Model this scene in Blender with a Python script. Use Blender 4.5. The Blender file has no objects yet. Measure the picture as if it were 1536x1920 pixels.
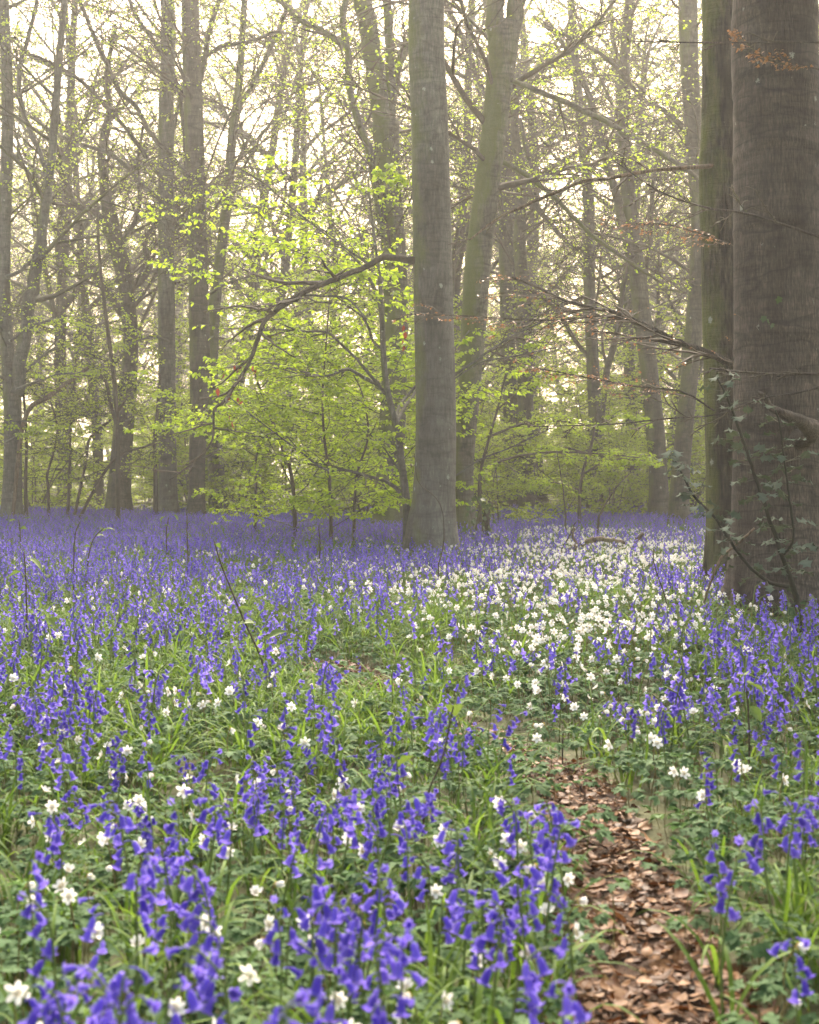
import bpy, math, random
import numpy as np
from mathutils import Vector, Matrix, Euler

R = math.radians
rs = np.random.RandomState(11)
random.seed(11)
SC = bpy.context.scene
COL = SC.collection

# ------------------------------------------------------------------ camera, sky, sun, exposure
CAM_H = 0.95          # eye height above the wood floor
FPX, CX, HY = 2700.0, 768.0, 890.0   # focal length, centre column and horizon row in photograph pixels
cam = bpy.data.cameras.new('camera')
cam.sensor_fit = 'HORIZONTAL'; cam.sensor_width = 36.0
cam.lens = 36.0 * FPX / 1536.0
cam.shift_y = -(960.0 - HY) / 1536.0
cam.clip_start = 0.05; cam.clip_end = 3000
cam.dof.use_dof = True; cam.dof.focus_distance = 9.0; cam.dof.aperture_fstop = 8.0
cam_o = bpy.data.objects.new('camera', cam); COL.objects.link(cam_o)
cam_o.location = (0, 0, CAM_H); cam_o.rotation_euler = (R(90), 0, 0)
SC.camera = cam_o

SUN_EL, SUN_AZ = 40.0, 4.0          # degrees; azimuth clockwise from +Y
world = bpy.data.worlds.new('World'); SC.world = world; world.use_nodes = True
wn = world.node_tree; wn.nodes.clear()
sky = wn.nodes.new('ShaderNodeTexSky'); sky.sky_type = 'NISHITA'; sky.sun_disc = False
sky.sun_elevation = R(SUN_EL); sky.sun_rotation = R(SUN_AZ)
sky.air_density = 1.0; sky.dust_density = 5.0; sky.ozone_density = 1.0
bg = wn.nodes.new('ShaderNodeBackground'); bg.inputs['Strength'].default_value = 0.12
wo = wn.nodes.new('ShaderNodeOutputWorld')
tint = wn.nodes.new('ShaderNodeMix'); tint.data_type = 'RGBA'; tint.blend_type = 'MULTIPLY'; tint.inputs[0].default_value = 1.0
tint.inputs[7].default_value = (1.16, 1.0, 0.77, 1)      # warm tint added over the whole sky, standing in for white balance
wn.links.new(sky.outputs['Color'], tint.inputs[6]); wn.links.new(tint.outputs[2], bg.inputs['Color']); wn.links.new(bg.outputs['Background'], wo.inputs['Surface'])

sun = bpy.data.lights.new('sun', 'SUN'); sun.energy = 4.5; sun.angle = R(24); sun.color = (1.0, 0.91, 0.78)
sun_o = bpy.data.objects.new('sun', sun); COL.objects.link(sun_o)
sd = Vector((math.sin(R(SUN_AZ)) * math.cos(R(SUN_EL)), math.cos(R(SUN_AZ)) * math.cos(R(SUN_EL)), math.sin(R(SUN_EL))))
sun_o.rotation_euler = sd.to_track_quat('Z', 'Y').to_euler()
sun_o.location = (0, 0, 40)

SC.view_settings.view_transform = 'Standard'; SC.view_settings.look = 'None'
SC.view_settings.exposure = 2.2; SC.view_settings.gamma = 1.0
SC.view_settings.use_curve_mapping = False
SC.render.engine = 'CYCLES'
cy = SC.cycles
cy.use_denoising = True
cy.max_bounces = 5; cy.diffuse_bounces = 2; cy.glossy_bounces = 1; cy.transmission_bounces = 4
cy.volume_bounces = 1; cy.transparent_max_bounces = 8
cy.use_light_tree = False; cy.caustics_reflective = False; cy.caustics_refractive = False
cy.use_adaptive_sampling = True; cy.adaptive_threshold = 0.02
cy.sample_clamp_indirect = 6.0
HAZE_DENSITY = 0.0017

# ------------------------------------------------------------------ helpers
def P(px, py, d):
    """photograph pixel at distance d -> point in the wood"""
    return np.array([(px - CX) / FPX * d, d, CAM_H + (HY - py) / FPX * d])

def gh(x, y):
    """height of the wood floor"""
    x = np.asarray(x, float); y = np.asarray(y, float)
    h = 0.030 * np.sin(x * 0.9 + 1.3) * np.cos(y * 0.7) + 0.02 * np.sin(x * 2.1 + y * 1.7) + 0.012 * np.sin(x * 4.3 - y * 3.1)
    return h - 0.02

def setp(o, label=None, cat=None, group=None, kind=None):
    if label: o['label'] = label
    if cat: o['category'] = cat
    if group: o['group'] = group
    if kind: o['kind'] = kind
    return o

def new_mesh(name, V, quads=None, tris=None, mats=(), qmat=None, tmat=None, smooth=True):
    me = bpy.data.meshes.new(name)
    V = np.asarray(V, np.float32)
    Q = np.zeros((0, 4), np.int32) if quads is None or len(quads) == 0 else np.asarray(quads, np.int32)
    T = np.zeros((0, 3), np.int32) if tris is None or len(tris) == 0 else np.asarray(tris, np.int32)
    me.vertices.add(len(V)); me.vertices.foreach_set('co', V.ravel())
    nl = Q.size + T.size
    me.loops.add(nl); me.loops.foreach_set('vertex_index', np.concatenate([Q.ravel(), T.ravel()]))
    me.polygons.add(len(Q) + len(T))
    st = np.concatenate([np.arange(len(Q)) * 4, Q.size + np.arange(len(T)) * 3]).astype(np.int32)
    me.polygons.foreach_set('loop_start', st)
    for m in mats: me.materials.append(m)
    if qmat is not None or tmat is not None:
        a = np.zeros(len(Q), np.int32) if qmat is None else np.asarray(qmat, np.int32)
        b = np.zeros(len(T), np.int32) if tmat is None else np.asarray(tmat, np.int32)
        me.polygons.foreach_set('material_index', np.concatenate([a, b]))
    if smooth: me.polygons.foreach_set('use_smooth', np.ones(len(Q) + len(T), bool))
    me.update(calc_edges=True)
    return me

class MB:
    """collects geometry for one mesh"""
    def __init__(s): s.V = []; s.Q = []; s.T = []; s.qm = []; s.tm = []; s.n = 0
    def add(s, V, Q=None, T=None, m=0):
        V = np.asarray(V, float)
        if Q is not None and len(Q): Q = np.asarray(Q); s.Q.append(Q + s.n); s.qm.append(np.array(np.broadcast_to(m, len(Q))))
        if T is not None and len(T): T = np.asarray(T); s.T.append(T + s.n); s.tm.append(np.full(len(T), m))
        s.V.append(V); s.n += len(V)
    def mesh(s, name, mats, off=(0, 0, 0), smooth=True):
        V = np.concatenate(s.V) - np.asarray(off)
        Q = np.concatenate(s.Q) if s.Q else None; T = np.concatenate(s.T) if s.T else None
        return new_mesh(name, V, Q, T, mats, np.concatenate(s.qm) if s.qm else None, np.concatenate(s.tm) if s.tm else None, smooth)

def link(name, me, parent=None):
    o = bpy.data.objects.new(name, me); COL.objects.link(o)
    if parent is not None: o.parent = parent
    return o

def unit(v):
    v = np.asarray(v, float); return v / (np.linalg.norm(v) + 1e-12)

def resample(pts, n):
    """smooth Catmull-Rom through rows of pts (any number of columns)"""
    p = np.asarray(pts, float)
    if len(p) == 2: return p[0] + (p[1] - p[0]) * np.linspace(0, 1, n)[:, None]
    q = np.vstack([2 * p[0] - p[1], p, 2 * p[-1] - p[-2]])
    seg = np.linalg.norm(np.diff(p[:, :3], axis=0), axis=1); c = np.concatenate([[0], np.cumsum(seg)]); c /= c[-1]
    t = np.linspace(0, 1, n); i = np.clip(np.searchsorted(c, t, 'right') - 1, 0, len(p) - 2)
    u = ((t - c[i]) / (c[i + 1] - c[i] + 1e-12))[:, None]
    a, b, cc, d = q[i], q[i + 1], q[i + 2], q[i + 3]
    return 0.5 * (2 * b + (cc - a) * u + (2 * a - 5 * b + 4 * cc - d) * u ** 2 + (-a + 3 * b - 3 * cc + d) * u ** 3)

def tube(mb, pts, rad, sides, m=0, shape=None, cap=False):
    pts = np.asarray(pts, float); n = len(pts)
    tan = np.gradient(pts, axis=0); tan /= np.linalg.norm(tan, axis=1)[:, None] + 1e-12
    md = unit(pts[-1] - pts[0]); ax = np.argmin(np.abs(md)); ref = np.zeros(3); ref[ax] = 1
    n1 = ref - tan * (tan @ ref)[:, None]; n1 /= np.linalg.norm(n1, axis=1)[:, None] + 1e-12
    n2 = np.cross(tan, n1)
    a = np.arange(sides) * 2 * math.pi / sides
    r = np.broadcast_to(np.asarray(rad, float), (n,))[:, None]
    rr = r if shape is None else r * shape(pts, a)
    V = pts[:, None] + (n1[:, None] * np.cos(a)[None, :, None] + n2[:, None] * np.sin(a)[None, :, None]) * (rr[..., None] if rr.ndim == 2 else rr)
    i = np.arange(n - 1)[:, None] * sides; j = np.arange(sides)[None]; k = (j + 1) % sides
    Q = np.stack([i + j, i + k, i + sides + k, i + sides + j], -1).reshape(-1, 4)
    V = V.reshape(-1, 3); T = None
    if cap:
        V = np.vstack([V, pts[-1]]); c = len(V) - 1; b = (n - 1) * sides
        T = np.stack([np.full(sides, c), b + np.arange(sides), b + (np.arange(sides) + 1) % sides], -1)
    mb.add(V, Q, T, m)

def leaves(mb, pos, tip, nor, size, wid=0.62, m=0, fold=0.12, fine=False):
    """many leaf blades at once: base pos, direction tip, normal nor, length size"""
    pos = np.asarray(pos, float); n = len(pos)
    if n == 0: return
    tip = tip / (np.linalg.norm(tip, axis=1)[:, None] + 1e-9)
    s = np.cross(nor, tip); s /= np.linalg.norm(s, axis=1)[:, None] + 1e-9
    nn = np.cross(tip, s); L = np.asarray(size)[:, None]; w = L * wid * 0.5
    if fine:
        rows = [(0, 0, 0), (.28, -.85, .8), (.66, -.8, .7), (1, 0, -.9), (.66, .8, .7), (.28, .85, .8)]
        F = np.array([[0, 1, 2, 3], [0, 3, 4, 5]])
    else:
        rows = [(0, 0, 0), (.45, -1, .8), (1, 0, -.4), (.45, 1, .8)]
        F = np.array([[0, 1, 2, 3]])
    V = np.stack([pos + tip * L * a + s * w * b + nn * L * fold * c for a, b, c in rows], 1)
    k = len(rows); base = (np.arange(n) * k)[:, None, None]
    mb.add(V.reshape(-1, 3), (F[None] + base).reshape(-1, 4), None, m)

# ------------------------------------------------------------------ materials
def nt_new(name):
    m = bpy.data.materials.new(name); m.use_nodes = True
    t = m.node_tree; t.nodes.clear(); return m, t
def N(t, typ, **kw):
    n = t.nodes.new(typ)
    for k, v in kw.items():
        if hasattr(n, k): setattr(n, k, v)
        else: n.inputs[k].default_value = v
    return n
def ramp(t, fac, stops):
    r = t.nodes.new('ShaderNodeValToRGB'); e = r.color_ramp.elements
    while len(e) > 1: e.remove(e[-1])
    e[0].position = stops[0][0]; e[0].color = stops[0][1]
    for p, c in stops[1:]:
        x = e.new(p); x.color = c
    t.links.new(fac, r.inputs['Fac']); return r.outputs['Color']
def g(v): return (v, v, v, 1)
def mixc(t, fac, a, b, mode='MIX'):
    n = t.nodes.new('ShaderNodeMix'); n.data_type = 'RGBA'; n.blend_type = mode
    for key, v in (('Factor', fac), ('A', a), ('B', b)):
        s = [i for i in n.inputs if i.name == key and (i.type == 'RGBA' or (key == 'Factor' and i.type == 'VALUE'))][0]
        if hasattr(v, 'is_linked') or hasattr(v, 'links'): t.links.new(v, s)
        else: s.default_value = v if key == 'Factor' else (*v[:3], 1)
    return [o for o in n.outputs if o.type == 'RGBA'][0]
def noise(t, vec, scale, detail=4, rough=0.55):
    n = N(t, 'ShaderNodeTexNoise'); n.inputs['Scale'].default_value = scale; n.inputs['Detail'].default_value = detail
    n.inputs['Roughness'].default_value = rough
    t.links.new(vec, n.inputs['Vector']); return n.outputs['Fac']
def mapping(t, vec, sc):
    n = N(t, 'ShaderNodeMapping'); n.inputs['Scale'].default_value = sc
    t.links.new(vec, n.inputs['Vector']); return n.outputs['Vector']
def math_(t, op, a, b=None, clamp=False):
    n = t.nodes.new('ShaderNodeMath'); n.operation = op; n.use_clamp = clamp
    for i, v in ((0, a), (1, b)):
        if v is None: continue
        if hasattr(v, 'links'): t.links.new(v, n.inputs[i])
        else: n.inputs[i].default_value = v
    return n.outputs[0]

def bark(name, base, dark, moss=0.0, lichen=0.3, streak=0.5, rings=0.5, bump=0.5, fs=1.0, rough_bark=False):
    m, t = nt_new(name)
    co = N(t, 'ShaderNodeTexCoord').outputs['Object']
    blotch = noise(t, mapping(t, co, (1, 1, .4)), 2.6, 7, .68)
    fib = noise(t, mapping(t, co, (60 * fs, 60 * fs, 9 * fs)), 1.0, 4, .6)
    ring = noise(t, mapping(t, co, (2.2, 2.2, 26)), 1.0, 5, .65)
    fine = noise(t, co, 90, 3, .6)
    c = mixc(t, ramp(t, blotch, [(.34, g(0)), (.66, g(1))]), dark, base)
    c = mixc(t, streak, c, ramp(t, fib, [(.36, g(.18)), (.48, g(.75)), (.58, g(1.15)), (.68, g(1.9))]), 'MULTIPLY')
    c = mixc(t, rings, c, ramp(t, ring, [(.36, g(.35)), (.46, g(.9)), (.60, g(1.15)), (.7, g(1.4))]), 'MULTIPLY')
    c = mixc(t, .4, c, ramp(t, fine, [(.3, g(.6)), (.7, g(1.35))]), 'MULTIPLY')
    stain = noise(t, mapping(t, co, (2.2, 2.2, .35)), 1.0, 5, .6)
    c = mixc(t, .7, c, ramp(t, stain, [(.34, (.40, .36, .34, 1)), (.47, g(.9)), (.6, (1.15, 1.15, 1.1, 1)), (.72, (1.5, 1.5, 1.42, 1))]), 'MULTIPLY')
    fold = noise(t, mapping(t, co, (1.1, 1.1, 3.4)), 1.0, 3, .5)
    c = mixc(t, rings * 1.2, c, ramp(t, fold, [(.36, g(1)), (.385, g(.35)), (.40, g(1.1)), (.49, g(1)), (.512, g(.30)), (.53, g(1.1)), (.60, g(1)), (.62, g(.4)), (.635, g(1))]), 'MULTIPLY')
    if moss > 0:
        geo = N(t, 'ShaderNodeNewGeometry'); sep = N(t, 'ShaderNodeSeparateXYZ'); t.links.new(geo.outputs['Normal'], sep.inputs[0])
        mn = noise(t, mapping(t, co, (1, 1, .45)), 2.3, 5, .65)
        f = math_(t, 'ADD', mn, math_(t, 'MULTIPLY', sep.outputs['X'], -0.20))
        f = ramp(t, f, [(.66 - .28 * moss, g(0)), (.86 - .28 * moss, g(.85))])
        c = mixc(t, f, c, mixc(t, fine, (.045, .06, .008), (.13, .15, .025)))
    if lichen > 0:
        vor = N(t, 'ShaderNodeTexVoronoi'); vor.inputs['Scale'].default_value = 11
        t.links.new(mapping(t, co, (1, 1, .8)), vor.inputs['Vector'])
        wob = math_(t, 'ADD', vor.outputs['Distance'], math_(t, 'MULTIPLY', math_(t, 'SUBTRACT', fine, .5), .5))
        sepc = N(t, 'ShaderNodeSeparateColor'); t.links.new(vor.outputs['Color'], sepc.inputs[0])
        gate = ramp(t, sepc.outputs['Red'], [(.985 - .30 * lichen, g(0)), (.99 - .30 * lichen, g(1))])
        size = math_(t, 'MULTIPLY', math_(t, 'POWER', sepc.outputs['Green'], 3.0), .20)
        dot = math_(t, 'LESS_THAN', wob, math_(t, 'ADD', size, .03))
        c = mixc(t, math_(t, 'MULTIPLY', math_(t, 'MULTIPLY', dot, gate), .6), c, (.33, .35, .30))
    b = N(t, 'ShaderNodeBsdfPrincipled'); b.inputs['Roughness'].default_value = .85
    b.inputs['Specular IOR Level'].default_value = .25
    t.links.new(c, b.inputs['Base Color'])
    hgt = math_(t, 'ADD', math_(t, 'MULTIPLY', fib, 1.0), math_(t, 'MULTIPLY', ring, .7))
    bp = N(t, 'ShaderNodeBump'); bp.inputs['Strength'].default_value = bump; bp.inputs['Distance'].default_value = .025 if rough_bark else .012
    t.links.new(hgt, bp.inputs['Height']); t.links.new(bp.outputs['Normal'], b.inputs['Normal'])
    o = N(t, 'ShaderNodeOutputMaterial'); t.links.new(b.outputs[0], o.inputs['Surface'])
    return m

def leafmat(name, cols, trans=.5, tcol=None, rough=.5, spec=.3, scale=3.0, by_object=True):
    """thin blade: diffuse + translucent; colour varies from blade to blade"""
    m, t = nt_new(name)
    co = N(t, 'ShaderNodeTexCoord').outputs['Object']
    n = noise(t, co, scale, 3, .6)
    if by_object:
        oi = N(t, 'ShaderNodeObjectInfo').outputs['Random']
        f = math_(t, 'ADD', math_(t, 'MULTIPLY', oi, .75), math_(t, 'MULTIPLY', math_(t, 'SUBTRACT', n, .35), .6))
    else: f = ramp(t, n, [(.3, g(0)), (.7, g(1))])
    k = len(cols)
    c = ramp(t, f, [(i / max(1, k - 1), (*x, 1)) for i, x in enumerate(cols)])
    b = N(t, 'ShaderNodeBsdfPrincipled'); b.inputs['Roughness'].default_value = rough; b.inputs['Specular IOR Level'].default_value = spec
    t.links.new(c, b.inputs['Base Color'])
    tr = N(t, 'ShaderNodeBsdfTranslucent')
    tc = mixc(t, 1.0, c, tcol if tcol else (1.25, 1.2, .7), 'MULTIPLY'); t.links.new(tc, tr.inputs['Color'])
    mx = N(t, 'ShaderNodeMixShader'); mx.inputs[0].default_value = trans
    t.links.new(b.outputs[0], mx.inputs[1]); t.links.new(tr.outputs[0], mx.inputs[2])
    o = N(t, 'ShaderNodeOutputMaterial'); t.links.new(mx.outputs[0], o.inputs['Surface'])
    return m

M = {}
M['beech'] = bark('beech_bark', (.165, .155, .135), (.080, .073, .062), .30, .95, .34, .28, .6)
M['beech_mossy'] = bark('mossy_beech_bark', (.165, .15, .118), (.08, .07, .055), 1.05, .4, .4, .45, .5)
M['beech_big'] = bark('large_beech_bark', (.110, .088, .074), (.042, .032, .027), .0, .9, .6, .55, .9, 1.7)
M['rough'] = bark('furrowed_bark', (.085, .070, .050), (.032, .027, .019), .35, .4, 1.0, .2, 1.0, .75, True)
M['far_bark'] = bark('woodland_bark', (.105, .09, .068), (.048, .041, .031), .40, .3, .4, .4, .4)
M['twig'] = bark('twig_bark', (.10, .078, .055), (.05, .04, .028), .15, 0, .3, .2, .2)
M['green_twig'] = bark('mossy_twig_bark', (.085, .08, .05), (.045, .045, .025), .55, 0, .3, .2, .2)
M['dark_stem'] = bark('dark_green_stem', (.030, .034, .018), (.014, .015, .009), .0, 0, .3, .2, .2)
M['spring'] = leafmat('spring_beech_leaf', [(.25, .35, .02), (.36, .47, .035), (.45, .55, .055)], .62, (1.08, 1.14, .6), scale=6, by_object=False)
M['spring_far'] = leafmat('woodland_spring_leaf', [(.27, .35, .04), (.37, .46, .06), (.45, .53, .09)], .65, (1.12, 1.15, .7), scale=2, by_object=False)
M['bud'] = leafmat('copper_leaf_bud', [(.24, .13, .06), (.36, .21, .10)], .3, (1.2, .9, .6), by_object=False, scale=30)
M['dead'] = leafmat('withered_red_leaf', [(.16, .035, .015), (.26, .07, .03)], .4, (1.3, .8, .5), by_object=False, scale=20)
M['holly'] = leafmat('holly_leaf', [(.045, .065, .045), (.075, .10, .075), (.115, .145, .115)], .1, None, .7, .02)
M['ivy'] = leafmat('ivy_leaf', [(.03, .06, .012), (.06, .11, .02)], .25, None, .35, .5)
M['bell'] = leafmat('bluebell_petal', [(.075, .045, .33), (.13, .085, .48), (.18, .13, .58), (.27, .19, .66)], .4, (1.15, 1.0, 1.2), .6, .12, 40)
M['lip'] = leafmat('bluebell_lip', [(.15, .11, .54), (.22, .17, .64), (.31, .25, .74)], .4, (1.1, 1.0, 1.15), .6, .12, 40)
M['bell_stem'] = leafmat('bluebell_stem', [(.10, .15, .035), (.15, .21, .05)], .25, None, .5, .3, 20)
M['strap'] = leafmat('bluebell_leaf', [(.065, .12, .022), (.095, .17, .03), (.15, .235, .045)], .42, None, .6, .08, 5)
M['anem_leaf'] = leafmat('anemone_leaf', [(.06, .115, .05), (.09, .16, .07), (.135, .21, .10)], .34, (1.1, 1.15, .85), .7, .06, 12)
M['petal'] = leafmat('anemone_petal', [(.78, .74, .70), (.84, .83, .80), (.86, .86, .84)], .3, (1.0, 1.0, 1.0), .5, .2, 30)
M['stamen'] = leafmat('anemone_stamen', [(.45, .33, .04), (.6, .45, .08)], .2, (1, 1, 1), .7, .1, 60)
M['anem_stem'] = leafmat('anemone_stem', [(.16, .17, .05), (.19, .12, .06)], .2, None, .5, .3, 20)
M['seedling'] = leafmat('seedling_leaf', [(.09, .15, .04), (.12, .18, .05)], .3, None, .6, .15, 8)
M['litter'] = leafmat('fallen_beech_leaf', [(.014, .008, .006), (.055, .021, .008), (.10, .040, .012), (.15, .068, .023), (.20, .105, .045), (.08, .024, .006), (.022, .013, .010)], .12, (1.1, .9, .7), .6, .15, 14)
M['deadwood'] = bark('dead_wood', (.22, .16, .11), (.09, .06, .04), .1, .2, .7, .2, .6)

def soil(name, cols, sc):
    m, t = nt_new(name); co = N(t, 'ShaderNodeTexCoord').outputs['Object']
    a = noise(t, co, sc, 8, .65); b2 = noise(t, co, sc * 6, 5, .7)
    f = math_(t, 'ADD', math_(t, 'MULTIPLY', a, .5), math_(t, 'MULTIPLY', b2, .5))
    c = ramp(t, f, [(.32 + .36 * i / (len(cols) - 1), (*x, 1)) for i, x in enumerate(cols)])
    b = N(t, 'ShaderNodeBsdfPrincipled'); b.inputs['Roughness'].default_value = .9; b.inputs['Specular IOR Level'].default_value = .2
    t.links.new(c, b.inputs['Base Color'])
    bp = N(t, 'ShaderNodeBump'); bp.inputs['Strength'].default_value = .8; bp.inputs['Distance'].default_value = .03
    t.links.new(f, bp.inputs['Height']); t.links.new(bp.outputs['Normal'], b.inputs['Normal'])
    o = N(t, 'ShaderNodeOutputMaterial'); t.links.new(b.outputs[0], o.inputs['Surface']); return m
M['ground'] = soil('wood_floor', [(.03, .03, .012), (.05, .055, .02), (.07, .075, .028), (.09, .07, .04)], 2.5)
M['path'] = soil('path_litter', [(.014, .009, .006), (.035, .019, .011), (.07, .036, .02), (.11, .06, .034)], 14)

# ------------------------------------------------------------------ ground and path
def build_ground():
    gx = np.concatenate([[-320, -160, -80, -40, -25], np.linspace(-16, 16, 161), [25, 40, 80, 160, 320]])
    gy = np.concatenate([[-60, -20, -6], np.linspace(-2, 34, 181), [38, 45, 60, 90, 140, 220, 340, 520]])
    X, Y = np.meshgrid(gx, gy); Z = gh(X, Y)
    nx, ny = len(gx), len(gy); i = np.arange(ny - 1)[:, None] * nx; j = np.arange(nx - 1)[None]
    Q = np.stack([i + j, i + j + 1, i + nx + j + 1, i + nx + j], -1).reshape(-1, 4)
    me = new_mesh('ground', np.stack([X, Y, Z], -1).reshape(-1, 3), Q, None, [M['ground']])
    return setp(link('ground', me), 'dark leafy wood floor under the flowers and trees', 'ground', None, 'structure')
ground = build_ground()

# path centre line: ground pixel, width in pixels
PATHPX = [(1290, 2600, 740), (1255, 2150, 470), (1230, 1920, 355), (1205, 1800, 275), (1172, 1660, 190), (1132, 1560, 130),
          (1085, 1475, 112), (1010, 1412, 105), (935, 1372, 85), (850, 1335, 22), (750, 1292, 22), (650, 1256, 95), (570, 1236, 22)]
pp = []
for px, py, w in PATHPX:
    d = CAM_H * FPX / (py - HY); pp.append([(px - CX) / FPX * d, d, 0, w / 2 / FPX * d])
PATH = resample(pp, 90)
def path_dist(x, y):
    """signed distance (metres) to the path edge: negative on the path"""
    x = np.asarray(x, float).ravel(); y = np.asarray(y, float).ravel(); out = np.empty(len(x))
    for s in range(0, len(x), 20000):
        dx = x[s:s + 20000, None] - PATH[None, :, 0]; dy = y[s:s + 20000, None] - PATH[None, :, 1]
        out[s:s + 20000] = (np.sqrt(dx * dx + dy * dy) - PATH[None, :, 3]).min(1)
    return out
def build_path():
    tn = np.gradient(PATH[:, :2], axis=0); tn /= np.linalg.norm(tn, axis=1)[:, None]; sd_ = np.stack([tn[:, 1], -tn[:, 0]], -1)
    us = np.linspace(-1.25, 1.25, 9); V = []
    for k in range(len(PATH)):
        for u in us:
            q = PATH[k, :2] + sd_[k] * PATH[k, 3] * u * (1 + .12 * math.sin(k * 1.7 + u))
            V.append([q[0], q[1], gh(q[0], q[1]) + .006])
    n = len(us); i = np.arange(len(PATH) - 1)[:, None] * n; j = np.arange(n - 1)[None]
    Q = np.stack([i + j, i + n + j, i + n + j + 1, i + j + 1], -1).reshape(-1, 4)
    return setp(link('path', new_mesh('path', V, Q, None, [M['path']])), 'narrow winding footpath covered in brown fallen leaves', 'path', None, 'structure')
path_o = build_path()

# ------------------------------------------------------------------ tree growing
class Tree:
    def __init__(s): s.tubes = []; s.lp = []; s.lt = []; s.ln = []; s.ls = []
def wander(p0, d0, L, n, wig, bend=(0, 0, 0)):
    d = unit(d0); p = np.array(p0, float); out = [p.copy()]; st = L / n; b = np.asarray(bend, float)
    W = rs.normal(0, wig, (n, 3))
    for i in range(n):
        d = d + W[i] + b; d /= math.sqrt(d @ d); p = p + d * st; out.append(p.copy())
    return np.array(out)
UP = np.array([0, 0, 1.0])
def child_dir(d, ang, side, flat):
    s = np.cross(d, UP); ns = np.linalg.norm(s)
    s = s / ns if ns > .15 else unit(np.array([rs.normal(), rs.normal(), 0]))
    v = np.cross(s, d); az = rs.normal(0, flat) + (0 if side > 0 else math.pi)
    o = s * math.cos(az) + v * math.sin(az)
    return unit(d * math.cos(ang) + o * math.sin(ang))
def grow(T, p0, d0, L, r0, lev, prm, pts=None):
    last = lev == prm['last']
    if pts is None: pts = wander(p0, d0, L, prm['n'][lev], prm['wig'][lev], prm['bend'][lev])
    n = len(pts) - 1
    rr = np.maximum(r0 * (1 - .82 * np.linspace(0, 1, n + 1)), prm['rmin'])
    T.tubes.append((pts, rr, prm['sides'][lev], lev))
    if last or prm.get('leaf_all'):
        lk = prm['leaf']
        if lk > 0 and (not last or rs.rand() < prm.get('leafp', 1)):
            k = rs.poisson(lk if last else lk * .7)
            if k:
                t = rs.uniform(.1, 1, k); f = t * n; i = np.minimum(f.astype(int), n - 1)
                T.lp.append(pts[i] + (pts[i + 1] - pts[i]) * (f - i)[:, None])
                dd = unit(pts[-1] - pts[0]); sgn = np.where(rs.rand(k) < .5, 1, -1)[:, None]
                s = unit(np.cross(dd, UP) + 1e-6)
                tp = dd * rs.uniform(.2, .9, (k, 1)) + s * sgn * rs.uniform(.5, 1, (k, 1)) + UP * rs.normal(-.35, .35, (k, 1))
                T.lt.append(tp); T.ln.append(UP + rs.normal(0, .45, (k, 3))); T.ls.append(rs.uniform(.6, 1.15, k) * prm['ls'])
    if last: return
    nc = prm['ch'][lev]; lo = prm['lo'][lev]
    ts = np.clip(np.linspace(lo, .98, nc) + rs.uniform(-.5, .5, nc) * (1 - lo) / max(nc, 1), lo * .8, .995)
    side = 1
    for t in ts:
        f = t * n; i = min(int(f), n - 1); p = pts[i] + (pts[i + 1] - pts[i]) * (f - i)
        d = unit(pts[i + 1] - pts[i]); side = -side
        cd = child_dir(d, R(rs.uniform(*prm['ang'])), side, prm['flat'])
        cd = unit(cd * np.array([1, 1, prm['zs']]))
        grow(T, p, cd, L * prm['ratio'][lev] * (1.15 - .7 * t) * rs.uniform(.7, 1.3), max(rr[i] * .6, prm['rmin']), lev + 1, prm)

def prm_(**k):
    d = dict(last=2, n=[7, 5, 4], wig=[.12, .15, .16], bend=[(0, 0, .02), (0, 0, .0), (0, 0, .0)], sides=[6, 4, 3], rmin=.004,
             leaf=3, ls=.055, ch=[8, 7, 0], lo=[.25, .15, .1], ang=(30, 65), flat=.5, zs=.6, ratio=[.5, .45, .4])
    d.update(k); return d

def emit(T, off, bark_m, leaf_m, root, twig_name='branch', fine=False, wid=.66, limb_level=None):
    """turn a grown Tree into the parts of a thing: twigs and crown"""
    mb = MB()
    for pts, rr, sd_, lev in T.tubes: tube(mb, pts, rr, sd_)
    out = []
    if mb.n:
        o = link(twig_name, mb.mesh(twig_name, [bark_m], off), root); out.append(o)
        o['kind'] = 'stuff'
    if T.lp:
        ml = MB(); leaves(ml, np.concatenate(T.lp), np.concatenate(T.lt), np.concatenate(T.ln), np.concatenate(T.ls), wid, fine=fine)
        o = link('crown', ml.mesh('crown', [leaf_m], off, smooth=False), root); o['kind'] = 'stuff'; out.append(o)
    return out

def trunk_shape(lobes, ph, amp, bumps=0.0, folds=()):
    def f(pts, a):
        z = pts[:, 2][:, None]; A = a[None]
        fl = np.exp(-np.maximum(z, 0) / .30)
        s = 1 + fl * (.24 + .20 * np.sin(lobes * A + ph) + .14 * np.sin((lobes + 2) * A + 2 * ph + 1)) + amp * np.sin(2 * A + z * .5 + ph) + amp * .6 * np.sin(3 * A - z * .9 + ph * 2)
        if bumps:
            s = s + bumps * (np.sin(z * 7.3 + 1.5 * np.sin(A + ph)) ** 8) * (.6 + .4 * np.sin(A * 2 + z)) \
                  + bumps * .5 * np.sin(5 * A + z * 3.1) * np.sin(z * 4.7 + ph)
        for k, z0 in enumerate(folds):
            c_ = z0 + .07 * np.cos(A - 4.4 + .5 * math.sin(k * 2.3)) + .02 * np.sin(3 * A + k)
            s = s + .022 * np.exp(-((z - c_) / .035) ** 2) - .018 * np.exp(-((z - c_ + .06) / .03) ** 2)
        return s
    return f

def px_line(line, d, slope=0.0):
    """[(px,py,width px)] at distance d -> rows x,y,z,radius; slope adds depth along the line"""
    out = []
    for k, row in enumerate(line):
        px, py, w = row[:3]; dd = d + (row[3] if len(row) > 3 else slope * k)
        out.append([*P(px, py, dd), w / 2 / FPX * dd])
    return np.array(out)

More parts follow.
